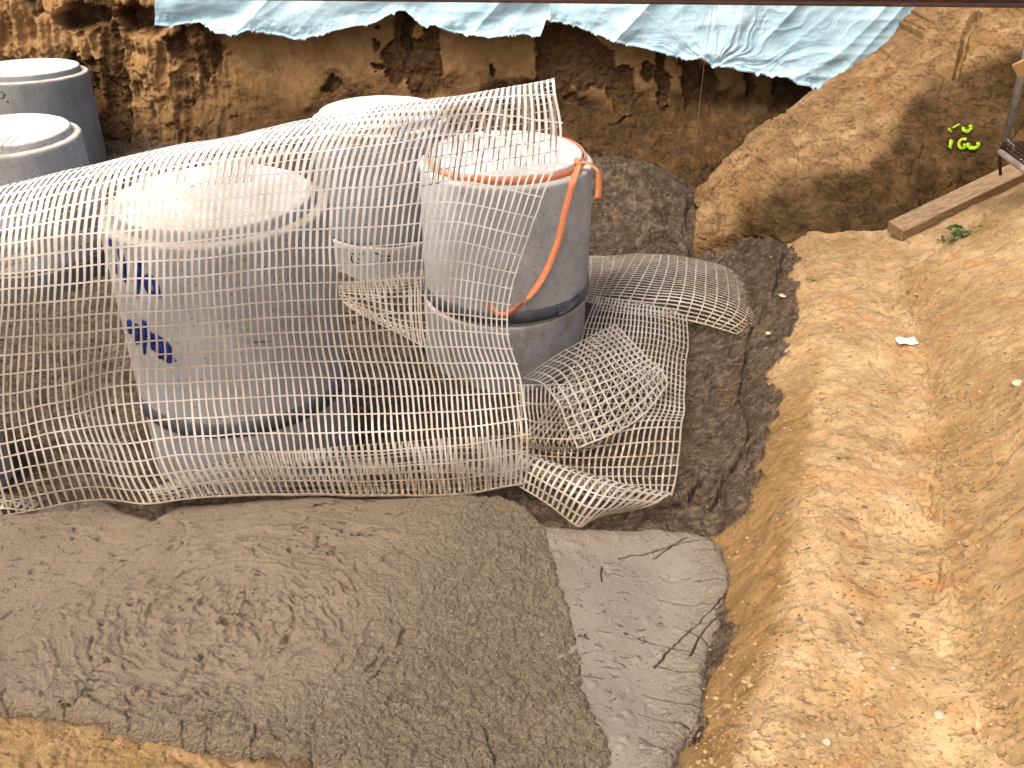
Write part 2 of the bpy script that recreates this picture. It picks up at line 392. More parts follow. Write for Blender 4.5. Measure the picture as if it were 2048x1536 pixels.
# ------------------------------------------------------------------ ground height field
G = []
def g(*a):
    for (px, py, z) in a: G.append(P(px, py, z))
g((-400, 1000, .15), (-200, 700, .05), (0, 700, .02), (150, 800, .08), (100, 930, .14), (250, 900, .12),
  (0, 1020, .37), (300, 1020, .36), (600, 1005, .36), (900, 1005, .36), (1120, 1030, .32), (1350, 1040, .28),
  (0, 980, .2), (300, 970, .18), (600, 950, .14), (900, 940, .12), (1100, 920, .1), (1250, 900, .1), (1380, 900, .13), (1370, 1000, .23),
  (-300, 1250, .4), (0, 1250, .4), (400, 1250, .4), (800, 1250, .38), (1200, 1250, .33), (1250, 1500, .38), (900, 1500, .42), (500, 1530, .46), (200, 1490, .5), (0, 1460, .5), (-300, 1440, .5),
  (0, 1600, .62), (400, 1650, .58), (900, 1700, .5), (1200, 1700, .45), (-300, 1700, .66), (400, 1900, .7), (1000, 1900, .6),
  (500, 800, .05), (750, 700, .03), (750, 600, .03), (900, 780, .0), (1180, 780, .02), (1180, 640, .03), (1300, 600, .08), (1400, 600, .1), (1400, 700, .1),
  (1400, 800, .1), (1200, 520, .12), (1350, 510, .2), (1520, 520, .36), (1450, 600, .2), (1500, 640, .24), (1490, 720, .22), (1470, 800, .18), (1450, 900, .2), (1430, 980, .25),
  (1560, 560, .5), (1575, 700, .54), (1560, 800, .52), (1535, 900, .49), (1500, 1000, .45), (1505, 1150, .5), (1490, 1280, .52), (1450, 1400, .53), (1410, 1500, .55),
  (1625, 470, .62), (1640, 600, .65), (1640, 720, .65), (1625, 850, .65), (1605, 950, .65), (1590, 1050, .65), (1570, 1150, .66), (1555, 1250, .66), (1515, 1350, .66), (1480, 1450, .66), (1445, 1536, .66), (1400, 1650, .66),
  (1455, 1045, .3), (1462, 1100, .32), (1458, 1200, .35), (1435, 1300, .37), (1405, 1400, .38), (1375, 1500, .4), (1340, 1600, .42),
  (1660, 800, .68), (1640, 950, .68), (1625, 1100, .69), (1610, 1250, .7), (1570, 1400, .7), (1800, 950, .69), (1810, 1150, .7), (1840, 1350, .72), (1720, 480, .67), (1720, 650, .69), (1740, 850, .69), (1750, 1050, .69), (1750, 1250, .69), (1700, 1450, .7), (1700, 1650, .7), (1700, 1900, .72),
  (1800, 530, .68), (1835, 620, .67), (1865, 760, .67), (1880, 900, .67), (1895, 1100, .69), (1940, 1300, .72), (2010, 1500, .76),
  (1900, 560, .83), (1900, 640, .80), (1960, 700, .89), (1950, 830, .82), (1980, 900, .84), (1980, 1100, .82), (2040, 1100, .89), (2048, 1250, .88), (2100, 900, 1.02), (2100, 700, 1.07), (2100, 1100, .98), (2100, 1400, .90),
  (2400, 900, 1.7), (2400, 600, 1.8), (2400, 1300, 1.35), (2300, 1700, 1.1), (2700, 1100, 1.9),
  (1850, 480, .78), (1900, 445, .87), (1950, 420, .95), (2040, 375, 1.06), (2040, 440, 1.08), (1960, 490, .95), (2200, 350, 1.3),
  (1590, 450, .6), (1700, 448, .66), (1790, 450, .72),
  (1190, 352, .8), (1270, 345, .84), (1345, 362, .72), (1400, 430, .42), (1300, 420, .56), (1200, 420, .5), (1300, 475, .36), (1200, 480, .25), (1420, 480, .30), (1500, 475, .36), (1100, 420, .3), (1000, 400, .15))
for p in ((1.6, 9.6, .12), (2.8, 9.6, .12), (5, 10, .6), (-4, 10.6, .4), (-2, 10.6, .3), (0, 10.6, .3), (-6, 9, .35), (-3, 8.3, .08), (0, 9, .1), (-7, 6, .2), (-8, 12, .4), (0, 13, .4), (8, 13, .6), (7, 8, 1.4), (-1.5, 9.5, .1), (-3.6, 9.6, .25), (5.5, 3, 1.9)):
    G.append(np.array(p))
G = np.array(G)
_d = np.sqrt(((G[:, None, :2]-G[None, :, :2])**2).sum(-1)+.025)
_A = np.zeros((len(G)+3, len(G)+3)); _A[:len(G), :len(G)] = _d + np.eye(len(G))*-.012
_A[:len(G), -3] = 1; _A[:len(G), -2:] = G[:, :2]; _A[-3, :len(G)] = 1; _A[-2:, :len(G)] = G[:, :2].T
_W = np.linalg.solve(_A, np.concatenate([G[:, 2], [0, 0, 0]]))
def gbase(x, y):
    x = np.asarray(x, float); y = np.asarray(y, float); sh = x.shape; x = x.ravel(); y = y.ravel()
    out = _W[-3] + _W[-2]*x + _W[-1]*y
    for i in range(len(G)): out = out + _W[i]*np.sqrt((x-G[i, 0])**2+(y-G[i, 1])**2+.025)
    return out.reshape(sh)
def wpoly(pts, z): return [tuple(P(px, py, z)[:2]) for (px, py) in pts]
OCH = wpoly([(1640, 380), (1610, 455), (1575, 470), (1585, 560), (1605, 640), (1570, 720), (1545, 790), (1540, 860), (1520, 930), (1480, 1000), (1462, 1045), (1470, 1100), (1462, 1200), (1440, 1300), (1400, 1420), (1340, 1560), (1200, 1700), (1100, 3000), (4200, 3000), (5200, 420), (2600, 250), (2200, 330)], .55)
OCH2 = wpoly([(-2000, 1400), (0, 1425), (300, 1470), (600, 1540), (900, 1620), (900, 3000), (-2000, 3000)], .5)
CREST = wpoly([(1600, 452), (1625, 470), (1640, 600), (1640, 720), (1625, 850), (1605, 950), (1590, 1050), (1570, 1150), (1555, 1250), (1515, 1350), (1480, 1450), (1445, 1536), (1400, 1650)], .66)
TROUGH = wpoly([(1960, 500), (1870, 530), (1805, 545), (1840, 620), (1868, 760), (1882, 900), (1897, 1100), (1942, 1300), (2012, 1500)], .68)
RFUR = [wpoly(c, .85) for c in ([(1790, 575), (1830, 545), (1900, 515), (1975, 485), (2048, 462), (2200, 420)], [(1940, 472), (1990, 448), (2048, 420), (2150, 390)], [(1800, 525), (1870, 500), (1900, 492)], [(1880, 885), (1950, 888), (2048, 897), (2150, 905)], [(1960, 955), (2010, 930), (2048, 903)], [(1890, 1060), (1960, 1052), (2048, 1030)], [(1905, 1080), (1900, 1110), (1898, 1150)], [(1860, 905), (1880, 930), (1890, 990)], [(1960, 1240), (1900, 1215), (1860, 1190)], [(2048, 1500), (1990, 1440), (1960, 1380)])]
CFUR = [wpoly(c, .68) for c in ([(1560, 1185), (1530, 1150), (1600, 1120)], [(1500, 1240), (1540, 1225), (1590, 1232), (1620, 1250)], [(1530, 1090), (1560, 1060), (1610, 1045)], [(1480, 1420), (1510, 1440), (1520, 1470)])]
MCR = [wpoly(c, .28) for c in ([(1560, 560), (1545, 620), (1500, 665), (1490, 740), (1478, 820), (1495, 880), (1475, 950), (1440, 985), (1452, 1035)], [(1395, 985), (1430, 975), (1475, 955), (1510, 935)], [(1430, 985), (1440, 1010), (1425, 1030)], [(1250, 500), (1330, 488), (1420, 492), (1520, 486)], [(1300, 520), (1400, 505), (1480, 512)], [(1495, 700), (1560, 680), (1600, 655)], [(1380, 1000), (1400, 960), (1385, 920)])]
def ground_eval(x, y):
    z = gbase(x, y)
    wx = x+.12*fbm(x, y, 3, 3, 40); wy = y+.12*fbm(x, y, 3, 3, 41)
    och = sstep(-.012, .016, poly_sd(wx, wy, OCH)+.07*fbm(x, y, 9, 5, 77, .6))
    och = np.maximum(och, sstep(-.03, .04, poly_sd(x+.05*fbm(x, y, 6, 3, 4), y, OCH2)))
    mud = 1-och
    # earthen crust detail
    ze = .018*fbm(x, y, 2.5, 5, 1) + .014*fbm(x, y, 14, 4, 2, .6)
    flake = sstep(.14, .26, fbm(x+.25*y, y, 5, 4, 9)); ze += -.02*flake*(.6+.4*fbm(x, y, 30, 3, 11))
    pits = worley(x, y, 9, 3); ze -= .014*sstep(.22, .08, pits)*sstep(.5, .62, vn(x*2, y*2, 8))
    ze += .006*sstep(.45, .1, worley(x, y, 26, 31))*sstep(.45, .6, vn(x*3, y*3, 18))
    cd = seg_dist(x, y, CREST); ze += .03*fbm(x, y, 7, 4, 21)*sstep(.3, .02, cd)
    td = seg_dist(x+.04*fbm(x, y, 8, 3, 60), y+.04*fbm(x, y, 8, 3, 61), TROUGH); ze += -.03*sstep(.07, .0, td)*(.6+.4*vn(x*4, y*4, 6))
    fx = x+.025*fbm(x, y, 8, 4, 160); fy = y+.025*fbm(x, y, 8, 4, 161)
    for c_ in RFUR:
        d_ = seg_dist(fx, fy, c_); ze += -.028*sstep(.03, .003, d_)+.012*sstep(.12, .03, d_)
    for c_ in CFUR:
        d_ = seg_dist(fx, fy, c_); ze += -.03*sstep(.03, .004, d_)
    rub = sstep(.16, .04, td)+.6*sstep(.12, .02, cd)*sstep(.5, .65, vn(x*2, y*2, 162)); ze += .02*rub*sstep(.55, .1, worley(x, y, 22, 163))*sstep(.35, .6, vn(x*3, y*3, 164))
    # mud detail: stacked folds running across
    u = x*.55+y*.15 + .3*fbm(x, y, 1.7, 3, 50); v = y-.2*x + .22*fbm(x, y, 2.2, 4, 51)
    fold = ridged(u*.6, v*3.0, 2.1, 4, 52); fine = ridged(u*.8, v*4.5, 5, 4, 53)
    amp = 1.0+.5*sstep(1.2, 2.2, x)
    vf = ridged(u*1.1, v*7, 5.5, 3, 56, .55)
    zm = (.11*(fold-.6) + .10*(fine-.62)*np.abs(fine-.62)*4 + .045*(vf-.6))*amp + .012*fbm(x, y, 8, 4, 54) + .005*fbm(x, y, 26, 3, 57)
    ph = (y-.25*x)*6.5+1.5*fbm(x*.5, y, 1.6, 4, 150)+.35*fbm(x, y, 7, 3, 151); saw = ph-np.floor(ph)
    ph2 = (y+.15*x)*15+1.9*fbm(x*.6, y, 3.1, 4, 152)+.5*fbm(x, y, 12, 3, 153); saw2 = ph2-np.floor(ph2)
    zm = zm*.75+.05*sstep(0, .12, saw)*(1-saw)*sstep(.3, .6, vn(x*1.5, y*2, 154))+.028*sstep(0, .2, saw2)*(1-saw2)*sstep(.35, .6, vn(x*2.5, y*3, 155))
    ck = ridged(x+.1*fbm(x, y, 6, 3, 71), y*.7, 2.2, 2, 70); zm -= .06*sstep(.88, .96, ck)*sstep(1.0, 1.8, x)
    for c_ in MCR:
        d_ = seg_dist(x+.03*fbm(x, y, 9, 3, 72), y+.03*fbm(x, y, 9, 3, 73), c_); zm -= .08*sstep(.024, .004, d_); zm += .015*sstep(.12, .03, d_)
    z = z + och*ze + mud*zm
    damp = sstep(.02, .12, poly_sd(x, y, OCH))*sstep(.12, .0, np.abs(seg_dist(x, y, CREST)-.18)-.1)
    # strip between the slurry and the crest is damp
    cx = np.interp(y, [p[1] for p in CREST[::-1]], [p[0] for p in CREST[::-1]])
    damp = sstep(.06, -.05, x-cx+.06*fbm(x, y, 5, 3, 90))*(x > 0)*sstep(5.6, 4.6, y)
    splash = np.clip(1.25-np.abs(x-cx)*.75, 0, 1)*sstep(6.0, 4.0, y)*(x > 0)
    tx = np.interp(y, [p[1] for p in TROUGH[::-1]], [p[0] for p in TROUGH[::-1]])
    damp = np.maximum(damp, .5*sstep(.5, .0, x-tx-.1+.25*fbm(x, y, 1.8, 4, 93))*sstep(-.1, .02, x-tx))
    damp = np.maximum(damp, .65*(x < 0))
    return z, mud, damp, splash
def fan(y0, y1, ny, x0, x1, nx, k0=1.2, k1=.75):
    ys = y0*(y1/y0)**np.linspace(0, 1, ny); us = np.linspace(x0, x1, nx)
    Y = np.repeat(ys[:, None], nx, 1); X = us[None, :]*(k0+k1*Y); return X, Y
X, Y = fan(1.3, 14, 1000, -1, 1, 1150, .9, .72)
Z, mud, damp, splash = ground_eval(X, Y)
V = np.stack([X, Y, Z], -1).reshape(-1, 3); Fc = gridfaces(*X.shape)
at = {'mud': mud.ravel(), 'damp': damp.ravel(), 'splash': splash.ravel()}
# split the sheet: ochre ledge right of the pit is the path, all else the ground
isp = (poly_sd(X, Y, OCH) > 0).ravel()
fp = isp[Fc[:, 0]]
a, b, c = compact(V, Fc[fp], at); o = mkobj('path', a, b, M_ground, attrs=c); tag(o, kind='structure')
a, b, c = compact(V, Fc[~fp], at); o = mkobj('ground', a, b, M_ground, attrs=c); tag(o, kind='structure')
# far terrain sheet so the ground runs on beyond the trench
nf = 60; XX, YY = np.meshgrid(np.linspace(-150, 150, nf), np.linspace(-60, 200, nf))
dd = np.maximum(np.abs(XX)-11, 0)+np.maximum(YY-12.5, 0)+np.maximum(-.5-YY, 0)
ZZ = np.where(dd > 0, 2.6+.3*fbm(XX, YY, .05, 3, 3), -1.0)
mkf = mkobj('terrain', np.stack([XX, YY, ZZ], -1).reshape(-1, 3), gridfaces(nf, nf), M_ground); tag(mkf, kind='structure')
for k in ('damp',):
    pass
def gz(x, y):
    z, *_ = ground_eval(np.array([float(x)]), np.array([float(y)])); return float(z[0])
def on_ground(px, py):
    a, b = (px-1024)/F, (768-py)/F; d = np.array((a, cp+b*sp_, -sp_+b*cp)); ts = np.linspace(1.5, 13, 1500)
    pts = d[None]*ts[:, None]+np.array((0, 0, CZ)); z = ground_eval(pts[:, 0], pts[:, 1])[0]
    i = int(np.argmax(pts[:, 2] < z)); return pts[i]

# ------------------------------------------------------------------ slurry sheets
BLOB = wpoly([(-900, 1035), (-300, 1025), (0, 1012), (120, 985), (200, 972), (262, 1008), (300, 1022), (350, 990), (450, 980), (620, 970), (800, 972), (900, 968), (1000, 965), (1060, 985), (1100, 1040), (1125, 1110), (1150, 1180), (1170, 1270), (1180, 1350), (1210, 1430), (1228, 1500), (1220, 1580), (1150, 1640), (900, 1600), (600, 1530), (430, 1505), (300, 1478), (120, 1440), (0, 1428), (-300, 1410), (-900, 1400)], .5)
SLAB = wpoly([(980, 990), (1100, 1040), (1180, 1038), (1300, 1028), (1380, 1028), (1430, 1042), (1450, 1065), (1459, 1120), (1448, 1180), (1440, 1230), (1418, 1290), (1405, 1380), (1390, 1450), (1350, 1520), (1320, 1600), (1150, 1700), (1000, 1500), (1050, 1200)], .42)
CR = [[(1455, 1170), (1440, 1195), (1400, 1230), (1350, 1275), (1310, 1318)], [(1380, 1050), (1340, 1068), (1290, 1085), (1240, 1100)], [(1420, 1050), (1350, 1065), (1310, 1090)],
      [(1430, 1195), (1380, 1185), (1320, 1175)], [(1400, 1300), (1350, 1280), (1300, 1265), (1270, 1260)], [(1405, 1345), (1370, 1335), (1320, 1315)], [(1400, 1420), (1350, 1400), (1290, 1375)],
      [(1378, 1460), (1330, 1440), (1280, 1425)], [(1345, 1520), (1310, 1505), (1280, 1485)], [(1450, 1215), (1410, 1250), (1380, 1300)], [(1425, 1280), (1400, 1262), (1375, 1245)], [(1452, 1150), (1400, 1140)], [(1440, 1075), (1390, 1075)], [(1205, 1120), (1204, 1155)], [(1415, 1238), (1385, 1228)]]
CRW = [wpoly(c, .42) for c in CR]
def slurry(name, poly, H, rw, step, x0, x1, y0, y1, mat, fn):
    xs = np.arange(x0, x1, step); ys = np.arange(y0, y1, step); X, Y = np.meshgrid(xs, ys)
    sd = poly_sd(X+.014*fbm(X, Y, 9, 4, 14)+.02*fbm(X, Y, 3, 3, 16), Y+.014*fbm(X, Y, 9, 4, 15), poly)
    t = np.clip(sd/rw, 0, 1); prof = np.sqrt(np.clip(1-(1-t)**2, 0, 1))
    Z = gbase(X, Y) + H*prof - .06*sstep(0, -.03, sd) - (sd < -.02)*.05
    dz, at = fn(X, Y, sd); Z = Z + dz*sstep(0, .05, sd)
    V = np.stack([X, Y, Z], -1).reshape(-1, 3); Fc = gridfaces(*X.shape)
    k = (sd.ravel() > -.04); Fc = Fc[k[Fc].all(1)]
    a, b, c = compact(V, Fc, {q: r.ravel() for q, r in at.items()})
    o = mkobj(name, a, b, mat, attrs=c); tag(o, kind='structure'); return o
SW = P(470, 1240, .5)[:2]; SW2 = P(300, 1200, .5)[:2]
def blob_fn(X, Y, sd):
    px, py = px_of(np.stack([X, Y, X*0+.5], -1))
    rough = np.clip(sstep(SW[0]+.3, SW[0]+1.1, X+.25*(SW[1]-Y)+.1*fbm(X, Y, 3, 3, 3))+sstep(2.75, 2.35, Y+.1*fbm(X, Y, 3, 3, 4))*.75, 0, 1)
    dx = X-SW[0]; dy = (Y-SW[1])*1.15
    r = np.hypot(dx, dy); th = np.arctan2(dy, dx)
    wr = r+.05*fbm(X, Y, 6, 3, 20)+.03*th
    sw = ridged(th*1.1+3, wr*6.5, 1.6, 4, 22)
    swirl = (sw-.5)*.045*sstep(1.2, .25, r)
    torn = sstep(.80, .9, ridged(X+.08*fbm(X, Y, 5, 3, 31), Y*2.2, 3.2, 3, 30))
    tmask = sstep(.5, .62, vn(X*2.2, Y*2.2, 33))*(1-rough*.6)
    d = swirl + .014*fbm(X, Y, 1.3, 4, 24) + .006*fbm(X, Y, 9, 4, 25)
    d -= .018*torn*tmask
    lips = sstep(.80, .9, ridged(th*1.6+5, wr*9, 1.5, 3, 35))*sstep(.45, .6, vn(X*4, Y*5, 36))*sstep(1.35, .5, r)
    d -= .03*lips; d += .010*sstep(.62, .8, ridged(th*1.6+5, wr*9+.1, 1.5, 3, 35))*sstep(1.35, .5, r)
    lumps = worley(X, Y, 17, 2); lumps2 = worley(X, Y, 36, 6); l3 = worley(X, Y, 7, 12)
    d += rough*(.022*sstep(.6, .05, lumps)*vn(X*5, Y*5, 4)+.014*sstep(.6, .05, lumps2)+.02*sstep(.4, .05, l3)*sstep(.6, .8, vn(X*3, Y*3, 41))+.01*fbm(X, Y, 22, 3, 27))
    flow = ridged((X+.6*Y)*.7, (Y-.55*X)*2.4+.2*fbm(X, Y, 2, 3, 5), 1.6, 3, 28); d += rough*.025*(flow-.5)
    # holes in the swirl centre and small pits
    for (qx, qy, rr, dp) in ((452, 1240, .035, .05), (262, 1204, .02, .035), (205, 1245, .016, .02), (470, 1238, .02, .03), (830, 1125, .012, .02), (365, 1073, .014, .02), (700, 1195, .012, .02)):
        c = P(qx, qy, .52)[:2]; q = np.hypot(X-c[0]+.015*fbm(X, Y, 20, 2, 9), (Y-c[1])*1.3); d -= dp*sstep(rr, rr*.3, q); d += dp*.35*np.exp(-((q-rr*1.5)/(rr*.5))**2)
    # radial cracks along the front edge
    ck = np.zeros_like(X)
    for k, (ax, ay, bx, by) in enumerate(((5, 1425, 15, 1380), (120, 1435, 125, 1410), (150, 1410, 170, 1375), (170, 1375, 215, 1368), (250, 1450, 262, 1415), (355, 1480, 362, 1440), (410, 1495, 415, 1470), (500, 1520, 510, 1445), (620, 1535, 618, 1500), (965, 1438, 990, 1510), (205, 1465, 215, 1440))):
        p0 = P(ax, ay, .55)[:2]; p1 = P(bx, by, .55)[:2]
        n = 5; pts = [tuple(p0+(p1-p0)*i/n+np.array((random.uniform(-.012, .012), random.uniform(-.01, .01)))*(0 < i < n)) for i in range(n+1)]
        ck = np.maximum(ck, sstep(.006, .002, seg_dist(X+.01*fbm(X, Y, 25, 2, 5), Y, pts)))
    d -= .015*ck
    edge = sstep(.25, .0, sd)*sstep(2.6, 2.3, Y); d += .014*edge*fbm(X, Y, 9, 4, 61)
    return d, {'rough': .15+.85*rough, 'crack': ck*.8}
def slab_fn(X, Y, sd):
    d = .014*fbm(X, Y, 1.6, 4, 44) + .006*fbm(X, Y, 8, 4, 45)
    e = sstep(.35, .03, sd)*(X > .4)
    d += e*.012*ridged((X+Y*.4)*2.4, (Y-X)*1.2, 3.5, 3, 46)
    torn = sstep(.84, .92, ridged(X+.06*fbm(X, Y, 9, 3, 48), Y*1.7, 5, 3, 47)); d -= .006*torn*sstep(.5, .6, vn(X*4, Y*4, 8))
    lump = worley(X, Y, 9, 66); d += .008*sstep(.3, .05, lump)*sstep(.6, .75, vn(X*3, Y*3, 67))
    ck = np.zeros_like(X); wob = .009*fbm(X, Y, 16, 3, 81); wob2 = .009*fbm(X, Y, 16, 3, 82)
    for i, c in enumerate(CRW):
        wd = (.0065 if i in (0, 9) else .006)
        dd_ = seg_dist(X+wob, Y+wob2, c); ck = np.maximum(ck, sstep(wd, wd*.35, dd_)); 
    d -= .014*ck
    q = P(1180, 1050, .36)[:2]; r = np.hypot(X-q[0], Y-q[1]); d -= .03*sstep(.07, .02, r)
    return d, {'rough': .12+.3*sstep(.25, .05, sd), 'crack': ck}
slurry('mud', BLOB, .085, .07, .0062, -3.5, .62, 1.7, 4.3, M_mud, blob_fn)
slurry('slurry', SLAB, .075, .10, .0038, -.15, 1.15, 1.9, 4.2, M_slab, slab_fn)

# ------------------------------------------------------------------ back wall of the trench
xs = np.linspace(-8.5, 8.5, 1250); zs = np.concatenate([np.linspace(-.3, 2.4, 260), np.linspace(2.45, 4.0, 14)])
X, Zz = np.meshgrid(xs, zs)
px0, py0 = px_of(np.stack([X, X*0+11, Zz], -1))
hn = fbm(X*1.1, Zz*.8, 1.7, 5, 101, .55)
hole = sstep(.12, .17, hn+.12*sstep(1.4, .5, Zz))
WX = 22*fbm(X, Zz, 4, 5, 7, .65); WZ = 22*fbm(X, Zz, 4, 5, 8, .65)
def blotch(x, z, w, h):    # known eroded patches, in photo pixels
    return np.exp(-(((px0-x+WX)/w)**2+((py0-z+WZ)/h)**2)**1.5)
known = np.zeros_like(X)
for b_ in ((1060, 60, 6, 10), (1500, 170, 8, 40), (1330, 165, 10, 60), (1270, 260, 60, 30), (900, 250, 10, 18), (980, 140, 8, 10), (808, 60, 22, 40), (800, 130, 40, 45), (860, 70, 22, 30), (850, 140, 38, 60), (748, 100, 10, 10), (748, 135, 9, 10), (1130, 90, 55, 55), (1180, 130, 50, 50), (1110, 150, 40, 60), (1240, 175, 30, 40), (1385, 150, 22, 60), (1420, 170, 20, 50), (1590, 175, 50, 30), (1300, 145, 18, 14), (757, 60, 8, 9), (660, 165, 18, 18), (165, 45, 45, 24), (270, 40, 50, 30)):
    known = np.maximum(known, blotch(*b_))
left = sstep(520, 380, px0+30*fbm(X, Zz, 2, 3, 12))
hole = np.clip(np.maximum(hole*sstep(.2, .8, left+.15*(Zz < .7)), sstep(.3, .38, known)), 0, 1)
hole = np.clip(hole + .9*sstep(.25, .0, Zz-.78+.4*fbm(X, Zz, 1.5, 4, 55)-.15*left)*sstep(200, 900, px0), 0, 1)
vr = ridged(X*3.0+.25*fbm(X, Zz, 2, 3, 5), Zz*.55, 1.5, 4, 120)
dep = .02*fbm(X, Zz, .9, 4, 102) + .010*fbm(X, Zz, 12, 4, 103)
dep = dep + hole*(.075+.06*fbm(X, Zz, 7, 5, 104, .6)+.03*ridged(X, Zz, 14, 3, 110))
dep = dep - left*(.32*(vr-.55)) + left*.09*fbm(X, Zz, 5, 5, 111, .6)
cav = np.maximum(blotch(165, 40, 55, 26), blotch(275, 45, 62, 36)); dep = dep + .3*sstep(.25, .7, cav)
dep = dep + .10*sstep(.3, .5, blotch(812, 60, 9, 60))
# bucket teeth marks on the smooth plates
teeth = (np.abs(np.sin(X*5.2+.8*fbm(X, Zz, .8, 2, 9)))**12)*sstep(.35, .6, vn(X*1.3, Zz*.7, 19)); dep = dep + .015*teeth*(1-hole)
Yw = 11.02 + .10*(Zz-1) + np.where(Zz > 1.95, (Zz-1.95)*.9, 0) + dep
toe = sstep(.95, .1, Zz+.15*fbm(X, Zz, 1.5, 3, 88)); Yw = Yw - toe*(.35+.55*sstep(0.6, 2.2, X)+.15*fbm(X, Zz, 3, 4, 89))
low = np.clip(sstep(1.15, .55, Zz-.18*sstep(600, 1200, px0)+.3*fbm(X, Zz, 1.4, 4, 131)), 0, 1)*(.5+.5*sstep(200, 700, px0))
rows, cols = X.shape
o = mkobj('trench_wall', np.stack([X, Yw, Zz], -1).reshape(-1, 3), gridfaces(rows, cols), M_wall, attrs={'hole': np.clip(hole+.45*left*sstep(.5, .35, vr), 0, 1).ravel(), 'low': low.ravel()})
tag(o, 'brown eroded earth wall of the trench under the pale blue sheeting', 'earth wall')

# ------------------------------------------------------------------ spline surfaces
def cr_basis(n, t):
    """Catmull-Rom weights matrix for n control points at params t in 0..1"""
    t = np.asarray(t)*(n-1); i = np.clip(np.floor(t).astype(int), 0, n-2); f = t-i
    w_ = [-.5*f+f*f-.5*f**3, 1-2.5*f*f+1.5*f**3, .5*f+2*f*f-1.5*f**3, -.5*f*f+.5*f**3]
    B = np.zeros((len(t), n)); r = np.arange(len(t))
    for k in range(4):
        j = i-1+k
        lo = j < 0; hi = j > n-1; ok = ~(lo | hi)
        np.add.at(B, (r[ok], j[ok]), w_[k][ok])
        np.add.at(B, (r[lo], np.zeros(lo.sum(), int)), 2*w_[k][lo]); np.add.at(B, (r[lo], np.ones(lo.sum(), int)), -w_[k][lo])
        np.add.at(B, (r[hi], np.full(hi.sum(), n-1)), 2*w_[k][hi]); np.add.at(B, (r[hi], np.full(hi.sum(), n-2)), -w_[k][hi])
    return B
def surf(C, v, u):
    C = np.asarray(C, float); return np.einsum('vi,uj,ijk->vuk', cr_basis(C.shape[0], v), cr_basis(C.shape[1], u), C)

# spur bank on the right
SPX = [(1388, 480, .34), (1440, 474, .38), (1500, 462, .46), (1580, 458, .62), (1700, 458, .67), (1800, 454, .72), (1900, 402, .82), (2048, 338, 1.02), (2260, 250, 1.3)]
RDG = [(1398, 416, 8.35), (1432, 362, 8.55), (1492, 300, 8.8), (1562, 243, 9.05), (1660, 180, 9.3), (1782, 98, 9.5), (1872, 4, 9.6), (2020, -90, 9.6), (2300, -230, 9.6)]
C = []
base = [P(*s) for s in SPX]; rid = [Q(*r) for r in RDG]
C.append([b+np.array((0, -.05, -.25)) for b in base]); C.append(base)
for (f, up, out) in ((.3, .40, .20), (.6, .70, .12), (.85, .9, .03)):
    row = []
    for k, (b, r) in enumerate(zip(base, rid)):
        p = b*(1-f)+r*f; p[2] = b[2]+(r[2]-b[2])*up; row.append(p)
    C.append(row)
C.append(rid)
C.append([r+np.array((-.05, .35, -.15)) for r in rid]); C.append([r+np.array((-.1, .7, -1.2)) for r in rid])
vv = np.linspace(0, 1, 420); uu = np.linspace(0, 1, 760)
SP = surf(C, vv, uu)
nrm = np.cross(np.gradient(SP, axis=1), np.gradient(SP, axis=0)); nrm /= np.linalg.norm(nrm, axis=-1, keepdims=True)+1e-9
if nrm[200, 300, 1] > 0: nrm = -nrm
spx, spy = px_of(SP)
hh = SP[..., 2]; xx_ = SP[..., 0]
rr_ = spy - 0
ew = .5*fbm(xx_, hh, 1.6, 6, 200, .62)
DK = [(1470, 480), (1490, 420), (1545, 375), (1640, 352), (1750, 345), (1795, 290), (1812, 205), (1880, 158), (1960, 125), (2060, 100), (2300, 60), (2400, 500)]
lowm = sstep(-30, 14, poly_sd(spx, spy, DK)+50*ew)*(.92+.3*fbm(xx_, hh, 5, 4, 203))  # overhang shade painted into the hollow, wet soil at the right
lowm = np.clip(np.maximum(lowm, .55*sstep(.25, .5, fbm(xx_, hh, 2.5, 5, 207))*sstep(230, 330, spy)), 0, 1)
dsp = .06*fbm(xx_, hh+SP[..., 1]*.5, 1.6, 5, 210) + .022*fbm(xx_, hh+SP[..., 1]*.4, 7, 6, 211, .62) + .05*(ridged(xx_*.8-.6*hh, hh*1.5+.5*xx_, 2.6, 4, 213)-.6)
fl = ridged(xx_-.7*hh, hh*1.4+.5*xx_, 3.4, 3, 212); dsp -= .02*sstep(.72, .9, fl)
hollow = np.exp(-(((spx-1660)/170)**2+((spy-390)/34)**2)**2); dsp -= .07*hollow
hollow2 = np.exp(-(((spx-1960)/120)**2+((spy-230)/100)**2)**2); dsp -= .07*hollow2
ck = seg_dist(spx+6*fbm(xx_, hh, 9, 3, 5), spy+6*fbm(xx_, hh, 9, 3, 6), [(1955, 30), (1935, 60), (1925, 110), (1915, 140)]); dsp -= .09*sstep(10, 2, ck)
lmp = worley(xx_, hh, 3.2, 99); dsp += .04*sstep(.5, .1, lmp)*sstep(.5, .7, vn(xx_*1.5, hh*1.5, 98))
bk = np.zeros_like(dsp); SP2 = SP + nrm*dsp[..., None]
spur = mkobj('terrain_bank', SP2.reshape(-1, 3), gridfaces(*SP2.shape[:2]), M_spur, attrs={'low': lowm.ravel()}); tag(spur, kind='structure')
# yellow spray marks: raised copies of the bank's own faces along the strokes
strokes = [[(1897, 263), (1903, 258)], [(1905, 256), (1919, 248)], [(1928, 254), (1930, 260), (1937, 262), (1941, 256), (1940, 250)],
           [(1902, 278), (1900, 296)], [(1893, 281), (1900, 279)], [(1932, 279), (1922, 281), (1917, 290), (1923, 296), (1930, 293), (1928, 288)], [(1937, 288), (1940, 295), (1950, 296), (1957, 290), (1957, 284)]]
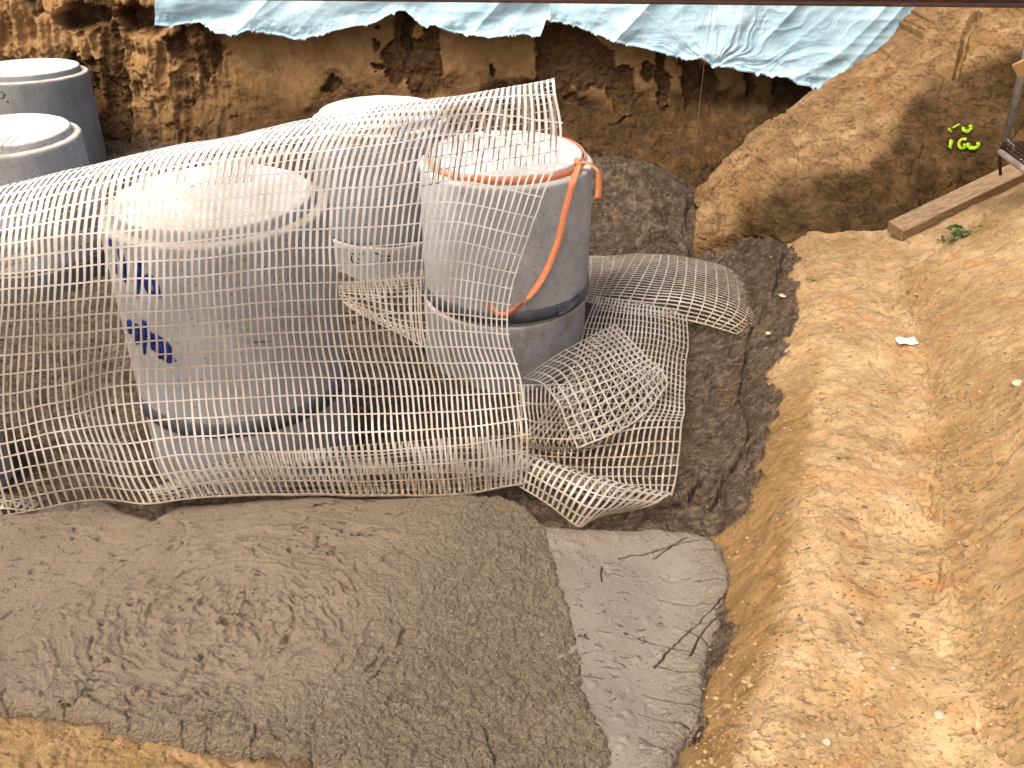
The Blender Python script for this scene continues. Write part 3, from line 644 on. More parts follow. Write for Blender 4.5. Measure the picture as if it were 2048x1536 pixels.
# ------------------------------------------------------------------ blue sheeting
EDG = [(313, 50), (345, 52), (372, 48), (400, 45), (440, 65), (480, 68), (500, 60), (545, 68), (590, 80), (640, 72), (690, 56), (740, 47), (800, 20), (812, 22), (845, 50), (870, 47), (900, 62), (980, 72), (1030, 66), (1080, 69), (1092, 38), (1150, 50), (1210, 75), (1300, 100), (1370, 117), (1400, 113), (1425, 132), (1440, 133), (1500, 142), (1570, 149), (1590, 166), (1620, 170), (1650, 188), (1700, 170), (1760, 140), (1830, 110), (1920, 60)]
ex = np.array([e[0] for e in EDG], float); ey = np.array([e[1] for e in EDG], float)
nu, nv = 1100, 200
U = np.linspace(0, 1, nu); pxu = 313+(1920-313)*U
eyu = np.interp(pxu, ex, ey) + 3*fbm(pxu, pxu*0, .02, 3, 5) + 7*sstep(.5, .8, vn(pxu*.09, pxu*0+3, 6))*(vn(pxu*.4, pxu*0, 8)-.3)
T = np.linspace(0, 1, nv)[:, None]
PXg = pxu[None]*np.ones_like(T) + T*14*(pxu[None] < 1000); PYg = eyu[None] + (-180-eyu[None])*T
Yg = 10.86 - .02*(T < .02) + .06*T + 1.0*np.clip(T-.75, 0, 1)
a_ = (PXg-1024)/F; b_ = (768-PYg)/F; dY = cp+b_*sp_; tt = Yg/dY
FX = a_*tt; FZ = CZ+(-sp_+b_*cp)*tt; FY = Yg
cxp, cyp = 1428, 120
ang = np.arctan2(PYg-cyp-15, PXg-cxp); rad = np.hypot(PXg-cxp, PYg-cyp)
aw = ang+.35*fbm(PXg, PYg, .008, 3, 3)
gath = (ridged(aw*3.2+3, rad*.004, 1.3, 3, 33, .6)-.6)*.09*np.exp(-rad/150)*sstep(0, 25, rad)
wav = .03*(ridged(PXg*.0045+.4*PYg*.004, PYg*.010, 1.4, 3, 71)-.5)
drape = .085*(ridged(PXg*.0065+PYg*.006, PYg*.0035, 1.0, 2, 75)**2-.4)*sstep(0, .6, 1-T)
slopef = .04*np.sin((PYg+.35*PXg*np.sign(1100-PXg))*.06+3*fbm(PXg, PYg, .006, 3, 76))*sstep(1400, 1000, PXg)
hem = .03*fbm(PXg, PYg, .04, 3, 79)*sstep(.2, 0, T)
FY = FY - gath - wav - drape - slopef*.7 - hem - .06
o = mkobj('plastic_sheeting', np.stack([FX, FY, FZ], -1).reshape(-1, 3), gridfaces(nv, nu), M_foil)
o.modifiers.new('s', 'SOLIDIFY').thickness = .004
tag(o, 'wrinkled pale blue plastic sheeting draped over the top of the back earth wall', 'plastic sheeting')

# ------------------------------------------------------------------ concrete rings
def lathe(prof, cx, cy, cz, seg=128, wob=0.0, seed=0, tilt=None, closed_top=False):
    th = np.linspace(0, 2*math.pi, seg, endpoint=False)
    R = np.array([p[0] for p in prof])[:, None]; Zp = np.array([p[1] for p in prof])[:, None]
    wv = wob*(fbm(np.cos(th)[None]*2+5, np.sin(th)[None]*2+Zp*3, 3, 4, seed)) if wob else 0
    RR = np.maximum(R + wv*(R > .05), 0.0)
    V = np.stack([RR*np.cos(th), RR*np.sin(th), Zp+0*th+(wob*.6*fbm(np.cos(th)[None]*R*8, np.sin(th)[None]*R*8, 1, 3, seed+4) if wob else 0)], -1).reshape(-1, 3)
    if tilt is not None:
        Rm = np.array(Matrix.Rotation(tilt[0], 3, 'X') @ Matrix.Rotation(tilt[1], 3, 'Y')); V = V@Rm.T
    Fc = gridfaces(len(prof), seg, wrap=True)
    return V, Fc
def ring(label, cx, cy, z0, z1, R=.62, tilt=None, spigot=True, mat=M_conc, seed=0, fill=True, group='concrete manhole rings in the pit'):
    t = empty('manhole_ring', (cx, cy, z0)); tag(t, label, 'concrete ring', group)
    H = z1-z0
    prof = [(R-.13, 0), (R-.012, 0), (R-.003, .008)] + [(R, h) for h in np.linspace(.03, H-.03, 18)] + [(R-.003, H-.012), (R-.012, H-.003), (R-.025, H)]
    prof += [(R-.05, H+.002), (R-.072, H-.004)]
    if not spigot: prof += [(R-.13, H-.002), (R-.13, H-.1)]
    V, Fc = lathe(prof, 0, 0, 0, 160, .004, seed, tilt)
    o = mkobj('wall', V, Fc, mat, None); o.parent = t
    if spigot:
        prof = [(R-.071, H-.03), (R-.073, H+.035), (R-.077, H+.05), (R-.084, H+.056)]
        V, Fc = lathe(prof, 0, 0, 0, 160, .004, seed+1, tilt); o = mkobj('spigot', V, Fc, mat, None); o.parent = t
        prof = [(R-.0835, H+.054), (R-.09, H+.060), (R-.12, H+.061), (R-.135, H+.052), (R-.15, H+.058), (R-.2, H+.060)] + [(r, H+.061) for r in np.linspace(R-.24, .001, 16)]
        V, Fc = lathe(prof, 0, 0, 0, 160, .006, seed+2, tilt); o = mkobj('top_slab', V, Fc, M_top, None); o.parent = t
    return t
p1 = (4.94, 1.80); c1 = Q(433, 418, 4.94)
RA = (c1[0], 4.94)
rA = ring('largest near concrete ring behind the mesh, with blue sprayed marks on its side', RA[0], RA[1], .72, 1.80, seed=1)
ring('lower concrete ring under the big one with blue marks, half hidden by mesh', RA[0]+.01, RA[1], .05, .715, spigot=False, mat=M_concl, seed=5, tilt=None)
cB = Q(1012, 318, 6.48); RB = (cB[0], 6.48)
rB = ring('concrete ring at the right with an orange strap tied round its top', RB[0], RB[1], .552, 1.575, seed=11)
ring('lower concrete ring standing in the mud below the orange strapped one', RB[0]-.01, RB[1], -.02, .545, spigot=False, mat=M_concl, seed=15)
cC = Q(760, 238, 8.35); RC = (cC[0], 8.35)
ring('rear middle concrete ring with a white dusty top beyond the mesh ridge', RC[0], RC[1], .385, 1.38, seed=21, mat=M_concg)
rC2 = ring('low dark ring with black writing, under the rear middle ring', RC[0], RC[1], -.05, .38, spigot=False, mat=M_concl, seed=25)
cD = Q(6, 270, 7.9); RD = (cD[0], 7.9)
ring('left edge concrete ring with white top, in front of a taller grey one', RD[0], RD[1], .30, 1.33, seed=31, mat=M_conc)
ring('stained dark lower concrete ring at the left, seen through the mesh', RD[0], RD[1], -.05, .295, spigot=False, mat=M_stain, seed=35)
cE = Q(45, 140, 10.1); RE = (cE[0], 10.1)
rE = ring('farthest grey concrete ring at the upper left by the earth wall', RE[0], RE[1], .1, 1.37, seed=41, mat=M_concg, tilt=(math.radians(-2.5), 0))
cFp = Q(-28, 900, 4.35)
ring('low concrete ring at the bottom left edge, only its rim side in view', cFp[0]-.62, 4.35, .05, .56, seed=51, spigot=False, mat=M_concl)

def on_cyl(px, py, c, R):
    a, b = (px-1024)/F, (768-py)/F; d = np.array((a, cp+b*sp_, -sp_+b*cp))
    A = d[0]**2+d[1]**2; B = -2*(d[0]*c[0]+d[1]*c[1]); Cc = c[0]**2+c[1]**2-R*R
    D = B*B-4*A*Cc
    t = (-B-math.sqrt(max(D, 0)))/(2*A); return d*t+np.array((0, 0, CZ))
def resample(pts, n):
    pts = np.array(pts, float); t = np.linspace(0, 1, n); return cr_basis(len(pts), t)@pts
def ribbon(mb, pts, side, wd, th=.0018, widths=None):
    pts = np.asarray(pts); side = np.asarray(side); n = len(pts)
    tg = np.gradient(pts, axis=0); tg /= np.linalg.norm(tg, axis=1, keepdims=True)+1e-9
    side = side-(side*tg).sum(1, keepdims=True)*tg; side /= np.linalg.norm(side, axis=1, keepdims=True)+1e-9
    nn = np.cross(tg, side); wv = np.full(n, wd) if widths is None else np.asarray(widths)
    V = []
    for s1, s2 in ((-1, -1), (1, -1), (1, 1), (-1, 1)): V.append(pts+side*(s1*wv[:, None]/2)+nn*(s2*th/2))
    V = np.stack(V, 1).reshape(-1, 3); Fc = []
    for i in range(n-1):
        for k in range(4): Fc.append((i*4+k, i*4+(k+1) % 4, (i+1)*4+(k+1) % 4, (i+1)*4+k))
    Fc += [(0, 3, 2, 1), tuple((n-1)*4+k for k in range(4))]
    mb.add(V, Fc)
def cyl_strokes(name, parent, c, R, strokes, mat, label, off=.004):
    ct = np.array(c)
    for st in strokes:
        mb = MB(); pxs, wds = st; n = 14
        p = resample([on_cyl(x, y, c, R+off) for (x, y) in pxs], n)
        nr = np.stack([p[:, 0]-ct[0], p[:, 1]-ct[1], p[:, 2]*0], 1); nr /= np.linalg.norm(nr, axis=1, keepdims=True)
        tg = np.gradient(p, axis=0); tg /= np.linalg.norm(tg, axis=1, keepdims=True)+1e-9
        p = np.concatenate([ct[None]*1.0+nr[:, :2]*(R+off), p[:, 2:3]], 1)
        ww = np.interp(np.linspace(0, 1, n), np.linspace(0, 1, len(wds)), wds)*(1+.12*np.array([random.uniform(-1, 1) for _ in range(n)]))
        ribbon(mb, p, np.cross(nr, tg), .02, .002, ww)
        o = mb.build(name, mat, None, True); o['label'] = label
        o.parent = parent; o.matrix_parent_inverse = Matrix.Translation(-parent.location)
cyl_strokes('spray_mark', rA, RA, .62, [
    ([(221, 494), (223, 488), (228, 495), (230, 520), (233, 548)], (.05, .06, .03, .015, .008)), ([(239, 520), (240, 504), (245, 520), (248, 545), (250, 565)], (.02, .05, .045, .035, .012)),
    ([(280, 530), (279, 527), (278, 545), (277, 570), (275, 595)], (.06, .05, .035, .02, .006)), ([(302, 590), (294, 572), (296, 556), (305, 558), (312, 575), (313, 592)], (.03, .05, .05, .035, .035, .05)),
    ([(256, 640), (260, 650), (257, 665)], (.05, .09, .03)), ([(270, 655), (276, 655), (275, 672), (268, 682)], (.03, .05, .06, .05)), ([(276, 652), (272, 685)], (.06, .03)), ([(289, 642), (288, 670), (289, 710)], (.05, .04, .02)),
    ([(298, 685), (302, 667), (304, 685), (305, 700)], (.015, .05, .045, .02)), ([(314, 705), (312, 690), (317, 674), (321, 690), (320, 712), (315, 705)], (.03, .03, .05, .05, .05, .03)), ([(327, 705), (329, 690), (336, 695), (334, 720), (326, 712)], (.03, .045, .04, .045, .03)), ([(334, 712), (340, 716), (345, 724)], (.02, .05, .06))],
    M_paint_b, 'blue sprayed strokes and figures reading like 1 / 0 over 10/100')
cyl_strokes('printed_mark', rA, RA, .62, [([(x, 684), (x+4, 684)], (.007, .007)) for x in range(502, 538, 6)], M_ink, 'tiny dark printed line', .003)
cyl_strokes('ink_mark', rC2, RC, .62, [
    ([(703, 512), (703, 522)], (.012, .012)), ([(703, 508), (712, 507)], (.01, .01)), ([(704, 520), (706, 526)], (.014, .008)), ([(718, 508), (727, 508)], (.012, .012)), ([(722, 509), (722, 524)], (.01, .01)), ([(714, 517), (721, 519)], (.008, .008)),
    ([(748, 505), (756, 508)], (.008, .012)), ([(760, 510), (764, 513)], (.012, .012)), ([(758, 516), (764, 527)], (.014, .01)), ([(770, 512), (780, 512)], (.012, .012)), ([(772, 517), (779, 520), (772, 526)], (.01, .01, .01)),
    ([(674, 524), (674, 533)], (.009, .009)), ([(684, 527), (690, 529), (684, 535)], (.01, .01, .01)), ([(712, 522), (720, 530)], (.01, .01)), ([(692, 500), (696, 503)], (.01, .01))],
    M_ink, 'black hand-written characters, too smudged to read', .003)
cyl_strokes('ink_mark', rE, RE, .62, [([(2, 184), (8, 185)], (.01, .01)), ([(5, 189), (9, 191), (6, 198)], (.012, .012, .01)), ([(15, 202), (17, 206)], (.016, .012)), ([(2, 195), (3, 199)], (.01, .01)), ([(10, 187), (10, 193)], (.008, .008))], M_ink, 'small black hand-written figures', .005)

# joint tapes
def tape(label, c, R, z, h, mat, seed, group=None):
    prof = [(R+.002, -h/2), (R+.010, -h/2+.004), (R+.013, 0), (R+.010, h/2-.004), (R+.002, h/2)]
    V, Fc = lathe(prof, 0, 0, 0, 160, .004, seed); o = mkobj('sealing_tape', V, Fc, mat)
    o.location = (c[0], c[1], z); tag(o, label, 'sealing tape', group); return o
tB = tape('dark grey sealing tape wrapped round the joint of the orange strapped stack', RB, .62, .625, .10, M_rubber, 3)
mb = MB()
for k in range(3):
    th = np.linspace(-.95, -.55, 12); rr = .64+.012*k*np.sin(np.linspace(0, 3.1, 12)); zz = .0+.03*np.linspace(-1, 1, 12)*(k-1)+.05*np.linspace(0, 1, 12)**2
    pts = np.stack([rr*np.cos(th), rr*np.sin(th), zz], 1); ribbon(mb, pts, np.tile((0, 0, 1.), (12, 1)), .03, .002)
o = mb.build('loose_end', M_rubber, None, True); o.parent = tB
tape('black sealing strip round the foot of the ring with blue marks', RA, .62, .70, .10, M_rubber, 4)

# yellow sprayed marks on the bank
p2x, p2y = px_of(SP2); fr = (p2x > 1870) & (p2x < 1980) & (p2y > 220) & (p2y < 320) & (vv[:, None] < .72) & (vv[:, None] > .1)
cand = SP2[fr]; cx_, cy_ = p2x[fr], p2y[fr]
def on_bank(x, y):
    d = (cx_-x)**2+(cy_-y)**2; j_ = np.argsort(d)[:10]; p = cand[j_].mean(0); a_, b_ = (x-1024)/F, (768-y)/F
    return Q(x, y, p[1]-.03)
for lab, gl, wd in (('faint sprayed dot', [[(1898, 262), (1902, 259)]], .04), ('faint sprayed dash', [[(1905, 256), (1912, 252), (1919, 248)]], .018), ('sprayed curve of a broken 0', [[(1927, 254), (1928, 260), (1934, 263), (1940, 260), (1942, 255), (1940, 250)]], .03),
                    ('sprayed figure 1', [[(1903, 279), (1902, 286), (1900, 296)]], .034), ('sprayed figure 6', [[(1933, 279), (1926, 278), (1919, 283), (1918, 291), (1922, 296), (1928, 296), (1931, 292), (1927, 288)]], .026), ('sprayed figure 0, open at the top', [[(1937, 286), (1938, 293), (1944, 296), (1951, 296), (1956, 291), (1957, 284)]], .032)):
    mb = MB()
    for g_ in gl:
        pts = resample([on_bank(*q) for q in g_], 24); tg = np.gradient(pts, axis=0); ribbon(mb, pts, np.cross(tg, np.tile((0, -1., .45), (24, 1))), wd, .004, wd*(1+.25*fbm(np.arange(24)*.4, np.zeros(24), 1, 2, int(wd*1e4))))
    o = mb.build('spray_mark', M_paint_y, spur, True); o['label'] = 'yellow-green '+lab

# orange strap
st = empty('orange_strap', (RB[0], RB[1], 1.6)); tag(st, 'orange webbing strap tied round the ring top with a long hanging tail', 'strap')
def strap_part(name, pts, side, wd=.046, n=40):
    mb = MB(); pts = resample(pts, n); side = resample(side, n) if len(side) > 1 else np.tile(side[0], (n, 1)); ribbon(mb, pts, side, wd, .004)
    o = mb.build(name, M_orange, None, True); o.parent = st; o.matrix_parent_inverse = Matrix.Translation(-st.location); return o
th = np.linspace(math.radians(-20), math.radians(-380), 60)
Rs = .62-.062; zz = 1.575+.028+.006*np.sin(th*3)
loop = np.stack([RB[0]+Rs*np.cos(th), RB[1]+Rs*np.sin(th), zz], 1)
mb = MB(); rad_ = np.stack([np.cos(th)*.12, np.sin(th)*.12, th*0+1], 1); ribbon(mb, loop, rad_, .045, .004); o = mb.build('loop', M_orange, None, True); o.parent = st; o.matrix_parent_inverse = Matrix.Translation(-st.location)
K = np.array((RB[0]+Rs*math.cos(math.radians(-27)), RB[1]+Rs*math.sin(math.radians(-27)), 1.615))
Kp = px_of(K[None])
tailpx = [(1146, 362), (1140, 385), (1128, 430), (1117, 480), (1098, 530), (1076, 570), (1048, 603), (1015, 628), (995, 630)]
tail = [K, K+np.array((-.005, -.05, .0))] + [on_cyl(x, y, RB, .635+(.02 if y > 560 else 0)) for x, y in tailpx]
strap_part('tail', tail, [np.array((.6, .2, .3)), np.array((1., 0, .2)), np.array((1., 0, .3)), np.array((.8, 0, .7)), np.array((.3, 0, 1.))])
e0 = np.array(tail[-1])
strap_part('tail_end', [e0+np.array((.02, -.004, -.005)), on_cyl(985, 618, RB, .65), on_cyl(975, 606, RB, .66)], [np.array((.5, .1, .8))], .04, 10)
kk = K+np.array((.0, 0, .012))
strap_part('short_tail', [kk, kk+np.array((.05, -.012, .012)), np.array((RB[0]+.62, kk[1]-.03, 1.60)), np.array((RB[0]+.64, kk[1]-.035, 1.56)), np.array((RB[0]+.645, kk[1]-.03, 1.47)), np.array((RB[0]+.64, kk[1]-.03, 1.385))], [np.array((0, 1., .0)), np.array((.1, 1., 0)), np.array((.6, .8, 0)), np.array((1., .25, 0)), np.array((1., .2, 0))], .045, 30)
mb = MB(); 
for s_ in (-1, 1): mb.tube([kk+np.array((.0, .02*s_, -.02)), kk+np.array((-.012, .0, .022)), kk+np.array((.01, -.02*s_, -.012))], [.012, .02, .012], 8)
o = mb.build('knot', M_orange, None, True); o.parent = st; o.matrix_parent_inverse = Matrix.Translation(-st.location)
b0 = on_cyl(973, 602, RB, .665); mb = MB()
mb.tube([b0+np.array((-.012, 0, -.01)), b0+np.array((-.012, -.004, .045))], .004, 8); mb.tube([b0+np.array((.006, 0, -.01)), b0+np.array((.006, -.004, .045))], .004, 8)
mb.tube([b0+np.array((-.03, 0, -.014)), b0+np.array((.022, 0, -.014))], .005, 8)
o = mb.build('buckle', M_galv, None, True); o.parent = st; o.matrix_parent_inverse = Matrix.Translation(-st.location)

# ------------------------------------------------------------------ geogrid sheets
def q3(t):
    if len(t) == 3: return Q(*t)
    return P(t[0], t[1], t[3])
def net(label, patches, name='geogrid_mesh', group=None):
    mb = MB(); dirt = []
    for pt in patches:
        C = np.array([[p if isinstance(p, np.ndarray) else q3(p) for p in row] for row in pt['C']])
        nr, nc = pt['rows'], pt['cols']; wv, wh = pt.get('wv', .012), pt.get('wh', .008)
        amp = pt.get('amp', .006)
        tv = np.linspace(0, 1, 40*(C.shape[0]-1)+1); tu = np.linspace(0, 1, 40*(C.shape[1]-1)+1)
        # reparametrise by mean arc length so cells stay even
        D = surf(C, np.linspace(0, 1, 8*(C.shape[0]-1)+1), np.linspace(0, 1, 8*(C.shape[1]-1)+1))
        def arc(D, ax):
            L = np.linalg.norm(np.diff(D, axis=ax), axis=-1).mean(axis=1-ax); s = np.concatenate([[0], np.cumsum(L)]); return s/s[-1]
        sv = arc(D, 0); su = arc(D, 1)
        fv = lambda s: np.interp(s, sv, np.linspace(0, 1, len(sv))); fu = lambda s: np.interp(s, su, np.linspace(0, 1, len(su)))
        ov = pt.get('over', .004)
        def disp(Pn, seed):
            return amp*np.stack([fbm(Pn[..., 0], Pn[..., 2]+Pn[..., 1], 2.3, 3, seed), fbm(Pn[..., 0]+9, Pn[..., 2]+Pn[..., 1], 2.1, 3, seed+1), fbm(Pn[..., 0]+4, Pn[..., 2]+Pn[..., 1], 2.6, 3, seed+2)], -1)
        ns = pt.get('ns', 110)
        vs = fv(np.clip(np.linspace(0, 1, ns), 0, 1)); us = fu(np.linspace(0, 1, nc))
        A = surf(C, vs, us); A = A+disp(A, 5)*2
        du = surf(C, vs, np.clip(us+.004, 0, 1))-surf(C, vs, np.clip(us-.004, 0, 1))
        for j in range(nc):
            lo = random.choice((0, 0, 0, 1)); hi = ns
            ribbon(mb, A[lo:hi, j], du[lo:hi, j], wv, .0022, wv*random.uniform(.9, 1.1)*(.8+.2*sstep(1.05, .6, A[lo:hi, j, 2])+.55*sstep(1.6, 2.1, A[lo:hi, j, 2]))*(1+.18*fbm(A[lo:hi, j, 0]*0+j*3.1, A[lo:hi, j, 2]+A[lo:hi, j, 1], 9, 2, 6)))
        vs2 = fv(np.linspace(0, 1, nr)); us2 = fu(np.linspace(0, 1, ns))
        A = surf(C, vs2, us2); A = A+disp(A, 5)*2
        dv = surf(C, np.clip(vs2+.004, 0, 1), us2)-surf(C, np.clip(vs2-.004, 0, 1), us2)
        for i in range(nr):
            q = A[i].copy(); q[0] += (q[0]-q[1])*.5; q[-1] += (q[-1]-q[-2])*random.uniform(.3, 1.2)
            ribbon(mb, q, dv[i], wh*random.uniform(.9, 1.1), .0024)
    V = np.array(mb.v)
    zz = V[:, 2]-gbase(V[:, 0], V[:, 1])
    dirt = np.clip(sstep(.5, .03, zz+.2*fbm(V[:, 0], V[:, 2]+V[:, 1], 3, 3, 8)), 0, 1)*.85
    me = mkobj(name, V, np.array(mb.f, dtype=object) if False else mb.f, M_net, None, False, {'dirt': dirt, 'toplit': sstep(1.45, 2.05, V[:, 2]), 'midshade': sstep(.75, 1.0, V[:, 2])*sstep(1.8, 1.5, V[:, 2])})  # masks for painted light at the top, painted shade at mid height
    tag(me, label, 'geogrid mesh', group); return me
GR = 'white geogrid mesh sheets lying over the rings and mud'
# main sheet : columns left -> right, rows bottom -> ridge -> back hem
cols = [
 # x,y,Y   bottom ............................................................. ridge .......... back edge
 [(-190, 1075, 3.80), (-200, 980, 3.85), (-205, 860, 3.92), (-210, 720, 3.95), (-215, 590, 3.95), (-210, 500, 3.98), (-190, 440, 4.08), (-150, 410, 4.25), (-130, 440, 4.55), (-140, 520, 4.75), (-160, 600, 4.8)],
 [(10, 1032, 3.84), (-15, 940, 3.86), (-30, 840, 3.93), (-25, 700, 3.98), (-18, 580, 3.98), (-15, 480, 4.00), (0, 410, 4.08), (40, 366, 4.25), (70, 385, 4.6), (50, 450, 4.85), (15, 532, 4.9)],
 [(185, 1000, 3.90), (150, 910, 3.88), (125, 810, 3.98), (120, 690, 4.02), (122, 570, 4.02), (125, 460, 4.03), (140, 380, 4.10), (185, 332, 4.28), (215, 345, 4.65), (215, 400, 4.95), (190, 480, 5.0)],
 [(300, 1008, 3.84), (255, 915, 3.92), (222, 780, 4.08), (230, 680, 4.08), (235, 560, 4.07), (238, 450, 4.08), (255, 350, 4.14), (310, 303, 4.32), (345, 315, 4.7), (345, 365, 5.0), (325, 425, 5.05)],
 [(440, 990, 3.93), (400, 900, 3.95), (385, 775, 4.12), (380, 670, 4.13), (375, 555, 4.12), (378, 430, 4.12), (395, 320, 4.2), (450, 274, 4.40), (480, 285, 4.8), (485, 330, 5.1), (470, 395, 5.12)],
 [(620, 985, 4.0), (590, 895, 4.02), (575, 765, 4.20), (560, 655, 4.25), (555, 535, 4.28), (560, 410, 4.32), (580, 300, 4.42), (630, 235, 4.65), (660, 245, 5.05), (670, 310, 5.35), (650, 410, 5.4)],
 [(800, 990, 4.03), (780, 890, 4.05), (765, 765, 4.30), (745, 650, 4.4), (740, 530, 4.5), (750, 400, 4.6), (775, 280, 4.75), (815, 210, 4.95), (840, 222, 5.4), (845, 290, 5.7), (835, 375, 5.75)],
 [(935, 985, 4.05), (925, 880, 4.08), (915, 765, 4.38), (890, 650, 4.55), (895, 520, 4.75), (920, 390, 4.95), (950, 260, 5.15), (975, 185, 5.3), (985, 205, 5.75), (985, 270, 5.95), (975, 350, 6.02)],
 [(1052, 965, 4.08), (1054, 860, 4.12), (1042, 762, 4.42), (1013, 660, 4.62), (1030, 545, 4.9), (1075, 420, 5.2), (1118, 290, 5.4), (1106, 162, 5.5), (1108, 185, 5.95), (1112, 250, 6.15), (1112, 325, 6.25)]]
C = [[cols[j][i] for j in range(len(cols))] for i in range(11)]
low1 = [[(300, 1008, 3.86), (440, 992, 3.95), (620, 988, 4.02), (800, 992, 4.05), (935, 987, 4.07), (1052, 967, 4.10)],
        [(298, 990, 3.98), (430, 968, 4.10), (610, 960, 4.2), (800, 955, 4.25), (935, 950, 4.27), (1040, 945, 4.3)],
        [(305, 978, 4.03), (440, 925, 4.18), (620, 900, 4.32), (800, 885, 4.38), (935, 875, 4.4), (1035, 870, 4.42)],
        [(315, 985, 3.98), (450, 935, 4.10), (625, 925, 4.22), (800, 915, 4.26), (935, 905, 4.28), (1032, 915, 4.3)],
        [(330, 990, 3.95), (460, 955, 4.02), (630, 950, 4.1), (800, 945, 4.14), (930, 945, 4.16), (1030, 955, 4.18)]]
net('largest white geogrid mesh, standing in front of the rings and curling over backwards', [
    {'C': C, 'rows': 36, 'cols': 94, 'wv': .0125, 'wh': .0075, 'ns': 220},
    {'C': low1, 'rows': 9, 'cols': 56, 'wv': .012, 'wh': .0075, 'ns': 120}], group=GR)
# back right sheet on the mud
net('mesh sheet humped over the mud at the back right, farthest from the camera', [
    {'C': [[(1160, 512, 0, .30), (1220, 512, 0, .32), (1280, 508, 0, .36), (1340, 510, 0, .36), (1400, 520, 0, .34), (1455, 538, 0, .31), (1505, 572, 0, .28)],
           [(1160, 545, 0, .24), (1215, 545, 0, .28), (1262, 538, 0, .38), (1335, 545, 0, .42), (1400, 555, 0, .40), (1465, 575, 0, .36), (1517, 610, 0, .26)],
           [(1160, 575, 0, .20), (1200, 580, 0, .24), (1235, 580, 0, .33), (1318, 588, 0, .38), (1395, 600, 0, .36), (1460, 620, 0, .32), (1507, 645, 0, .25)],
           [(1160, 600, 0, .16), (1190, 606, 0, .2), (1210, 615, 0, .25), (1300, 628, 0, .24), (1380, 642, 0, .22), (1430, 655, 0, .22), (1472, 668, 0, .24)]], 'rows': 28, 'cols': 19, 'wv': .011, 'wh': .011, 'ns': 70}], group=GR)
# right sheet with lower curl
net('mesh sheet spread on the dark mud right of the stacks, curling at its lower hem', [
    {'C': [[(1195, 592, 0, .3), (1250, 600, 0, .34), (1310, 612, 0, .34), (1372, 632, 0, .28)],
           [(1172, 650, 0, .26), (1240, 655, 0, .3), (1310, 662, 0, .3), (1375, 680, 0, .24)],
           [(1150, 730, 0, .26), (1220, 735, 0, .3), (1300, 740, 0, .3), (1370, 760, 0, .26)],
           [(1110, 800, 0, .3), (1190, 808, 0, .36), (1290, 810, 0, .38), (1368, 820, 0, .33)],
           [(1052, 868, 0, .34), (1160, 868, 0, .42), (1270, 850, 0, .43), (1362, 850, 0, .36)],
           [(1042, 902, 0, .26), (1150, 905, 0, .3), (1260, 900, 0, .33), (1358, 900, 0, .32)],
           [(1052, 925, 0, .26), (1150, 945, 0, .28), (1250, 948, 0, .3), (1352, 945, 0, .32)],
           [(1062, 945, 0, .3), (1160, 975, 0, .31), (1260, 985, 0, .32), (1345, 990, 0, .34)]], 'rows': 30, 'cols': 26, 'wv': .012, 'wh': .0095, 'ns': 110},
    {'C': [[(1075, 960, 0, .38), (1165, 990, 0, .38), (1262, 1008, 0, .37), (1350, 992, 0, .36)],
           [(1068, 920, 0, .5), (1160, 950, 0, .5), (1255, 975, 0, .48), (1348, 986, 0, .42)],
           [(1048, 905, 0, .62), (1135, 935, 0, .62), (1225, 968, 0, .58), (1335, 990, 0, .46)],
           [(1035, 925, 0, .60), (1110, 968, 0, .60), (1190, 1010, 0, .55), (1290, 1015, 0, .44)],
           [(1030, 965, 0, .48), (1095, 1008, 0, .46), (1156, 1052, 0, .41), (1176, 1042, 0, .41)]], 'rows': 9, 'cols': 22, 'wv': .014, 'wh': .010, 'ns': 60}], group=GR)
net('folded flap of mesh lying diagonally across the right hand sheet', [
    {'C': [[(1048, 757, 0, .36), (1110, 715, 0, .38), (1170, 680, 0, .40), (1230, 650, 0, .42)],
           [(1085, 768, 0, .46), (1150, 732, 0, .5), (1205, 708, 0, .5), (1262, 682, 0, .46)],
           [(1115, 800, 0, .50), (1175, 775, 0, .55), (1235, 750, 0, .52), (1298, 718, 0, .46)],
           [(1135, 850, 0, .48), (1195, 825, 0, .52), (1260, 790, 0, .5), (1322, 738, 0, .42)],
           [(1155, 895, 0, .44), (1215, 868, 0, .46), (1285, 830, 0, .44), (1335, 770, 0, .40)]], 'rows': 15, 'cols': 15, 'wv': .012, 'wh': .012, 'ns': 50}], group=GR)
net('short mesh strip standing against the foot of the strapped stack', [
    {'C': [[(1030, 772, 0, .36), (1080, 772, 0, .36), (1130, 770, 0, .36), (1180, 765, 0, .36)],
           [(1035, 815, 0, .24), (1080, 822, 0, .24), (1130, 820, 0, .24), (1180, 815, 0, .24)],
           [(1040, 870, 0, .12), (1085, 882, 0, .12), (1135, 885, 0, .12), (1180, 880, 0, .12)],
           [(1060, 890, 0, .16), (1100, 905, 0, .18), (1150, 905, 0, .18), (1200, 890, 0, .18)]], 'rows': 6, 'cols': 18, 'wv': .011, 'wh': .007, 'ns': 40}], group=GR)
net('small crumpled mesh piece on the mud between the two front stacks', [
    {'C': [[(672, 570, 0, .12), (730, 560, 0, .18), (790, 552, 0, .2), (860, 535, 0, .2)],
           [(676, 582, 0, .18), (735, 585, 0, .24), (800, 585, 0, .28), (862, 580, 0, .28)],
           [(688, 602, 0, .12), (745, 620, 0, .14), (805, 635, 0, .18), (866, 640, 0, .2)],
           [(705, 618, 0, .10), (760, 645, 0, .12), (815, 675, 0, .12), (868, 705, 0, .12)]], 'rows': 14, 'cols': 16, 'wv': .012, 'wh': .010, 'ns': 44}], group=GR)
